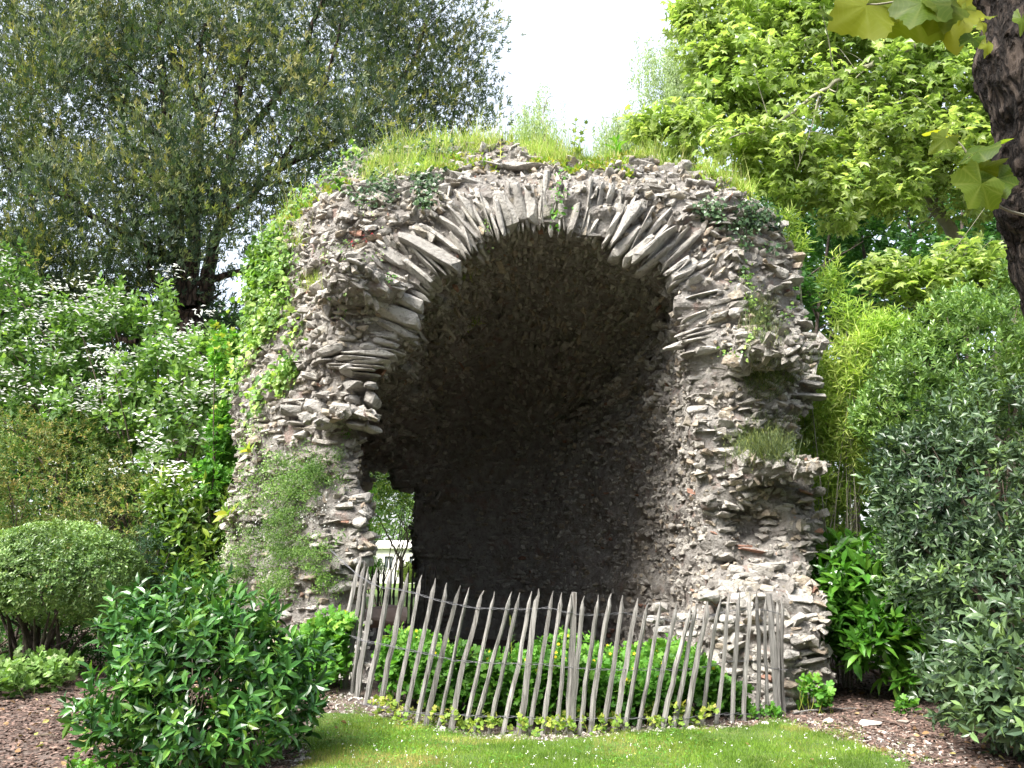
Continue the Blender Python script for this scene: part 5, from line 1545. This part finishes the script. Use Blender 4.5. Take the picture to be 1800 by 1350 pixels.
# birches far behind the crown, their glare fading put into the leaf colour
for k, (u, v, Y, w_, h_, nb, lb) in enumerate([(1190, 150, 34, 2.1, 4.0, 15, 'faint weeping birch fading into the white sky beside the plane tree'), (955, 240, 36, 1.5, 2.4, 9, 'faint low birch crown showing above the middle of the vault'), (1095, 250, 35, 1.3, 1.6, 8, 'faint small birch crown between the seedling and the plane tree')]):
    c = P(u, v, Y); b = np.array([c[0], Y, 0])
    rt = empty('birch_tree', b, lb, 'tree', 'birches beyond the vault')
    limbs = [([b, b + [.1, 0, c[2] * .5], c + [0, 0, h_ * .8]], .14, .015)] + [([b + [0, 0, z], b + [s9 * .35, 0, z + .7], b + [s9 * .9, 0, z + .8]], .035, .005) for z, s9 in zip(np.linspace(c[2] - h_, c[2] + h_ * .5, 7), (1, -1, .7, -.8, 1, -1, .6))]
    tb, _ = branchy(limbs, 2, .7, seed=230 + k, up=-.6)
    V, F = join(tb)
    link('trunk', np_data('trunk', V, F, M_palebark, smooth=True), rt)
    # hanging strings of small leaves
    C, D = blob_points([(c, (w_, 1.4, h_))], nb * 44, .05, .3, (.9, -.1), 240 + k)
    i = np.repeat(np.arange(len(C)), 26)
    T = C[i] + np.stack([R.normal(0, .06, len(i)), R.normal(0, .06, len(i)), -R.uniform(0, 1.5, len(i))], -1)
    M = frames(R.normal(0, .5, T.shape) + [0, 0, -1], R.normal(size=T.shape)) * .15
    link('crown', leaves_mesh('crown', t_rh, M, T, L_birch), rt, 'stuff')

# the tree trunk that leans in at the upper right, close to the path
pts = smooth_path([P(1700, -260, 2.6), P(1800, -60, 2.6), P(1822, 90, 2.6), P(1850, 220, 2.6), P(1876, 360, 2.62), P(1915, 500, 2.65), (2.0, 2.75, 1.0), (2.15, 2.8, -.1)], 26)
n = len(pts); sides = 84
Vt, Ft = tube(pts, np.interp(np.arange(n), [0, n * .25, n * .5, n * .6, n - 1], [.17, .175, .17, .165, .24]), sides)
rel_ = Vt - np.repeat(pts, sides, 0)
rad_ = nrm(rel_)
br = .030 * (.5 - np.abs(vnoise(Vt * [1, 1, .38], 24, 301))) + .018 * (.5 - np.abs(vnoise(Vt * [1, 1, .5], 55, 302))) + .045 * vnoise(Vt, 5, 303) + .05 * np.exp(-(((Vt - P(1782, 355, 2.5)) / [.10, .3, .06]) ** 2).sum(1))
Vt = Vt + rad_ * br[:, None]
tr = empty('leaning_trunk', (2.1, 2.8, 0), 'dark rough barked trunk leaning in close at the upper right with big backlit leaves', 'tree')
link('trunk', np_data('trunk', Vt, Ft, M_oldbark, smooth=True), tr)
tw = [([P(1830, 385, 2.5), P(1760, 365, 2.42), P(1725, 320, 2.40), P(1708, 285, 2.40), P(1690, 255, 2.40), P(1665, 235, 2.4)], .005, .002), ([P(1840, -40, 2.4), P(1700, -8, 2.35), P(1620, -4, 2.35), P(1540, 8, 2.35), P(1500, 4, 2.35), P(1468, 10, 2.35)], .005, .002),
      ([P(1712, 292, 2.4), P(1712, 270, 2.38)], .0025, .0015), ([P(1753, 350, 2.42), P(1752, 310, 2.4)], .002, .0015), ([P(1720, 0, 2.4), P(1716, -60, 2.4)], .004, .003)]
tb = [tube(smooth_path(a, 4), np.linspace(b, c, len(smooth_path(a, 4))), 5) for a, b, c in tw]
for q in tb[:2]: link('shoot', np_data('shoot', *q, M_palebark, smooth=True), tr)
V, F = join(tb[2:]); link('leaf_stalks', np_data('leaf_stalks', V, F, M_palebark, smooth=True), tr)


def big_leaf(seed):
    """broad heart-shaped toothed leaf with a gentle wave, 1 long"""
    rr = np.random.default_rng(seed)
    na, nr = 43, 4
    V = [(0, 0, 0)]
    for r in range(1, nr + 1):
        for a in range(na):
            th = rad(-158 + 316 * a / (na - 1))
            R_ = .60 * (1 - .10 * abs(math.sin(th)) + .10 * math.cos(th * 5) * (1 if abs(th) < 2.4 else .3)) + (.04 if a % 2 else 0) + .13 * math.exp(-(th / .22) ** 2)
            k = r / nr
            x, y = math.sin(th) * R_ * k * .95, math.cos(th) * R_ * k * 1.05
            z = .10 * k * math.sin(th * 3 + seed) * k - .16 * abs(x) + .006 * rr.normal() - .15 * y * y + .014 * k * abs(math.sin(3.5 * th))
            V.append((x, y, z))
    F = [(0, a + 2, a + 1) for a in range(na - 1)]
    for r in range(nr - 1):
        for a in range(na - 1):
            p0 = 1 + r * na + a; p1 = p0 + na
            F += [(p0, p0 + 1, p1 + 1), (p0, p1 + 1, p1)]
    return np.array(V, float), np.array(F)


bigs = [  # attach point, tip, width factor, normal tilt
    ((1530, 5), (1466, 40), 1.25, (.3, -1, .3)), ((1600, -12), (1545, 55), 1.35, (.1, -1, .2)), ((1625, 0), (1602, 45), 1.2, (-.4, -1, .2)), ((1650, -5), (1640, 52), 1.0, (.5, -1, .2)), ((1672, 8), (1686, 78), .95, (-.2, -1, .3)), ((1662, 0), (1668, 45), 1.2, (.2, -1, -.1)), ((1690, 30), (1685, 5), .9, (.5, -1, .3)),
    ((1700, 10), (1688, 30), .8, (.1, -1, .2)), ((1735, 30), (1752, 28), .8, (.1, -1, .6)), ((1712, 65), (1690, 78), .7, (.6, -.5, .8)), ((1662, 236), (1626, 228), .9, (.1, -.35, 1)), ((1665, 240), (1640, 262), .8, (.3, -1, .5)), ((1712, 270), (1772, 236), .8, (-.3, -.55, 1)), ((1722, 300), (1768, 278), .8, (.4, -.9, .5)),
    ((1728, 318), (1705, 362), 1.2, (.2, -1, .1)), ((1752, 310), (1768, 345), 1.2, (-.2, -1, .1)), ((1715, 300), (1688, 325), .7, (.3, -1, .4)), ((1455, 25), (1440, 20), .9, (.3, -1, .4)), ((1796, 30), (1798, 55), .6, (0, -1, 0)), ((1735, 75), (1732, 98), .5, (0, -1, 0)), ((1728, 42), (1730, 60), .5, (.3, -1, 0))]
for k, (a, b, wf, nn) in enumerate(bigs):
    Y = 2.34 + .05 * math.sin(k * 2.1)
    A_, B_ = P(*a, Y), P(*b, Y - .02)
    ln_ = np.linalg.norm(B_ - A_) * 1.15
    M = frames((B_ - A_)[None], np.array([nn], float))[0] * ln_
    M[:, 0] *= wf
    tpl = big_leaf(k)
    me = np_data('leaf', *tpl, L_big, smooth=True)
    put_stone(me, M, A_ + (B_ - A_) * .12, tr, 'leaf')

# ------------------------------------------------------------------ beyond the gap: small tree, conifer, pavilion
gt = np.array([-3.15, 22.5, 0])
g0 = P(705, 1040, 22.5); g0[2] = 0
st = empty('garden_tree', g0, 'small forked tree on the far lawn seen through the gap in the vault', 'tree')
limbs = [([g0, P(705, 1010, 22.5), P(705, 985, 22.5)], .07, .055), ([P(705, 986, 22.5), P(690, 958, 22.5), P(678, 935, 22.4), P(668, 915, 22.3)], .035, .012), ([P(705, 986, 22.5), P(716, 955, 22.6), P(712, 930, 22.6), P(700, 905, 22.6)], .035, .012), ([P(716, 955, 22.6), P(728, 925, 22.7), P(735, 890, 22.7)], .025, .01)]
tb, _ = branchy(limbs, 5, .5, seed=300)
V, F = join(tb); link('trunk', np_data('trunk', V, F, M_twig, smooth=True), st)
C, D = blob_points([B(700, 878, 22.5, .8, .7, .35), B(668, 890, 22.3, .4, .5, .3), B(735, 880, 22.6, .4, .6, .4), B(690, 855, 22.6, 1.1, .7, .35)], 420, .1, .3, (2, -.4), 301)
M, T = rosettes(C, nrm(D + [0, 0, .5]), 5, .08); link('crown', leaves_mesh('crown', t_leafw, M, T, L_aucuba), st, 'stuff')
plant('feathery_conifer', (P(655, 1030, 20)[0], 20, 0), 'feathery green conifer just past the left pier in the gap', 'tree', [B(636, 920, 20, .34, .4, 1.0), B(650, 1000, 19.8, .34, .4, .22)], t_rhn, L_cel, 1500, 6, .10, shell=.2, rough=.3, up=.7, tilt=(10, 50), stems=8, seed=302, stem_name='trunk')
plant('clipped_bush', (P(722, 1004, 26)[0], 26, 0), 'low rounded bush on the far lawn behind the forked tree', 'bush', [B(722, 1008, 26, .35, .4, .28)], t_rh, L_plane, 500, 6, .09, shell=.4, stems=4, seed=303)
plant('far_shrub', (P(690, 850, 30)[0], 30, 0), 'bright green tree foliage filling the top of the gap', 'tree', [B(690, 835, 29, 1.6, 1, .5), B(740, 830, 29, 1.4, 1, .7), B(650, 840, 29, 1.2, 1, .8), B(700, 800, 29, 2.2, 1, .6)], t_plane, L_everlite, 1100, 4, .2, shell=.2, stems=6, seed=304)
# pavilion: cream wall with windows, cornice and slightly pitched roof
pv0 = P(690, 1000, 44)
pav = empty('garden_pavilion', (pv0[0], 44, 0), 'low cream garden building with small windows beyond the far lawn', 'building')


def boxmesh(x0, x1, y0, y1, z0, z1):
    V = np.array([[x, y, z] for x in (x0, x1) for y in (y0, y1) for z in (z0, z1)], float)
    F = np.array([[0, 1, 3, 2], [4, 6, 7, 5], [0, 4, 5, 1], [2, 3, 7, 6], [0, 2, 6, 4], [1, 5, 7, 3]])
    return V, F


px0 = pv0[0]
# wall built round its openings
wins = [px0 - 2.7 + 1.25 * k for k in range(6)]
segs, xl = [], px0 - 5.5
for x in wins:
    segs.append(boxmesh(xl, x - .25, 44, 46, -.1, 1.75)); segs.append(boxmesh(x - .25, x + .25, 44, 46, -.1, .75)); segs.append(boxmesh(x - .25, x + .25, 44, 46, 1.4, 1.75)); xl = x + .25
segs.append(boxmesh(xl, px0 + 6, 44, 46, -.1, 1.75))
V, F = join(segs); link('wall', np_data('wall', V, F, M_white), pav)
V, F = join([boxmesh(px0 - 5.7, px0 + 6.2, 43.8, 46.2, 1.752, 1.95)]); link('cornice', np_data('cornice', V, F, M_white), pav)
V, F = join([boxmesh(px0 - 5.2, px0 + 5.7, 44.3, 45.8, 1.952, 2.15)]); link('roof', np_data('roof', V, F, M_white), pav)
for x in wins:
    V, F = join([boxmesh(x - .25, x - .21, 43.97, 44.05, .75, 1.4), boxmesh(x + .21, x + .25, 43.97, 44.05, .75, 1.4), boxmesh(x - .21, x + .21, 43.97, 44.05, .75, .79), boxmesh(x - .21, x + .21, 43.97, 44.05, 1.36, 1.4), boxmesh(x - .015, x + .015, 43.97, 44.05, .79, 1.36)])
    wn = link('window', np_data('window', V, F, M_white), pav)
    V, F = boxmesh(x - .21, x + .21, 44.06, 44.08, .79, 1.36)
    link('pane', np_data('pane', V, F, M_pane), wn)

# ------------------------------------------------------------------ the wood that closes the garden, and an added light-blocking ring behind
def wood(name, label, arcs, n, mat, tpl, ln, seed, hmin=.0):
    bl = []
    for (x, y, h_, r_) in arcs:
        for z in np.arange(r_ * .5, h_, r_ * .9):
            bl.append((np.array([x + R.normal(0, r_ * .3), y + R.normal(0, r_ * .3), z]), (r_ * R.uniform(.8, 1.2), r_ * R.uniform(.8, 1.2), r_ * R.uniform(.7, 1.0))))
    C, D = blob_points(bl, n, .7, .25, None, seed)
    M, T = rosettes(C, nrm(D + [0, 0, .4]), 4, ln, (40, 90), jit=.3)
    rn = np.clip(.5 + .4 * vnoise(T, .5, seed) + R.normal(0, .2, len(T)), .01, .99)
    return tag(link(name, leaves_mesh(name, tpl, M, T, mat, rn)), label, 'wood', kind='stuff')


arc = [(-20 + 2.4 * k, 26 + 1.2 * math.sin(k * 1.7), 9.3, 1.9) for k in range(6)]
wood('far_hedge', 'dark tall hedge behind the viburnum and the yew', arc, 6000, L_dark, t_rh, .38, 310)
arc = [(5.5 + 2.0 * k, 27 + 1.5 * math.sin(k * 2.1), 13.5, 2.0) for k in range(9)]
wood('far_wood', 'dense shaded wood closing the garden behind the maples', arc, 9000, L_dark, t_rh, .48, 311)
arc = [(-30 + 4 * k, 62 + 3 * math.sin(k * 1.3), 5 + 2 * math.sin(k * 2.7), 2.8) for k in range(9)]
wood('distant_trees', 'far trees beyond the garden building', arc, 5000, L_everlite, t_rh, .5, 312)
arc = []  # trees added out of view to block low sky and darken the vault
for k in range(13):
    a = rad(96 + k * 14.0)
    arc.append((17 * math.sin(a), -1 + 14 * math.cos(a), 9.8, 2.5))
wood('sky_blocking_trees', 'added ring of unseen tall trees behind the viewer that blocks low sky light', arc, 8000, L_dark, t_rh, .9, 313)
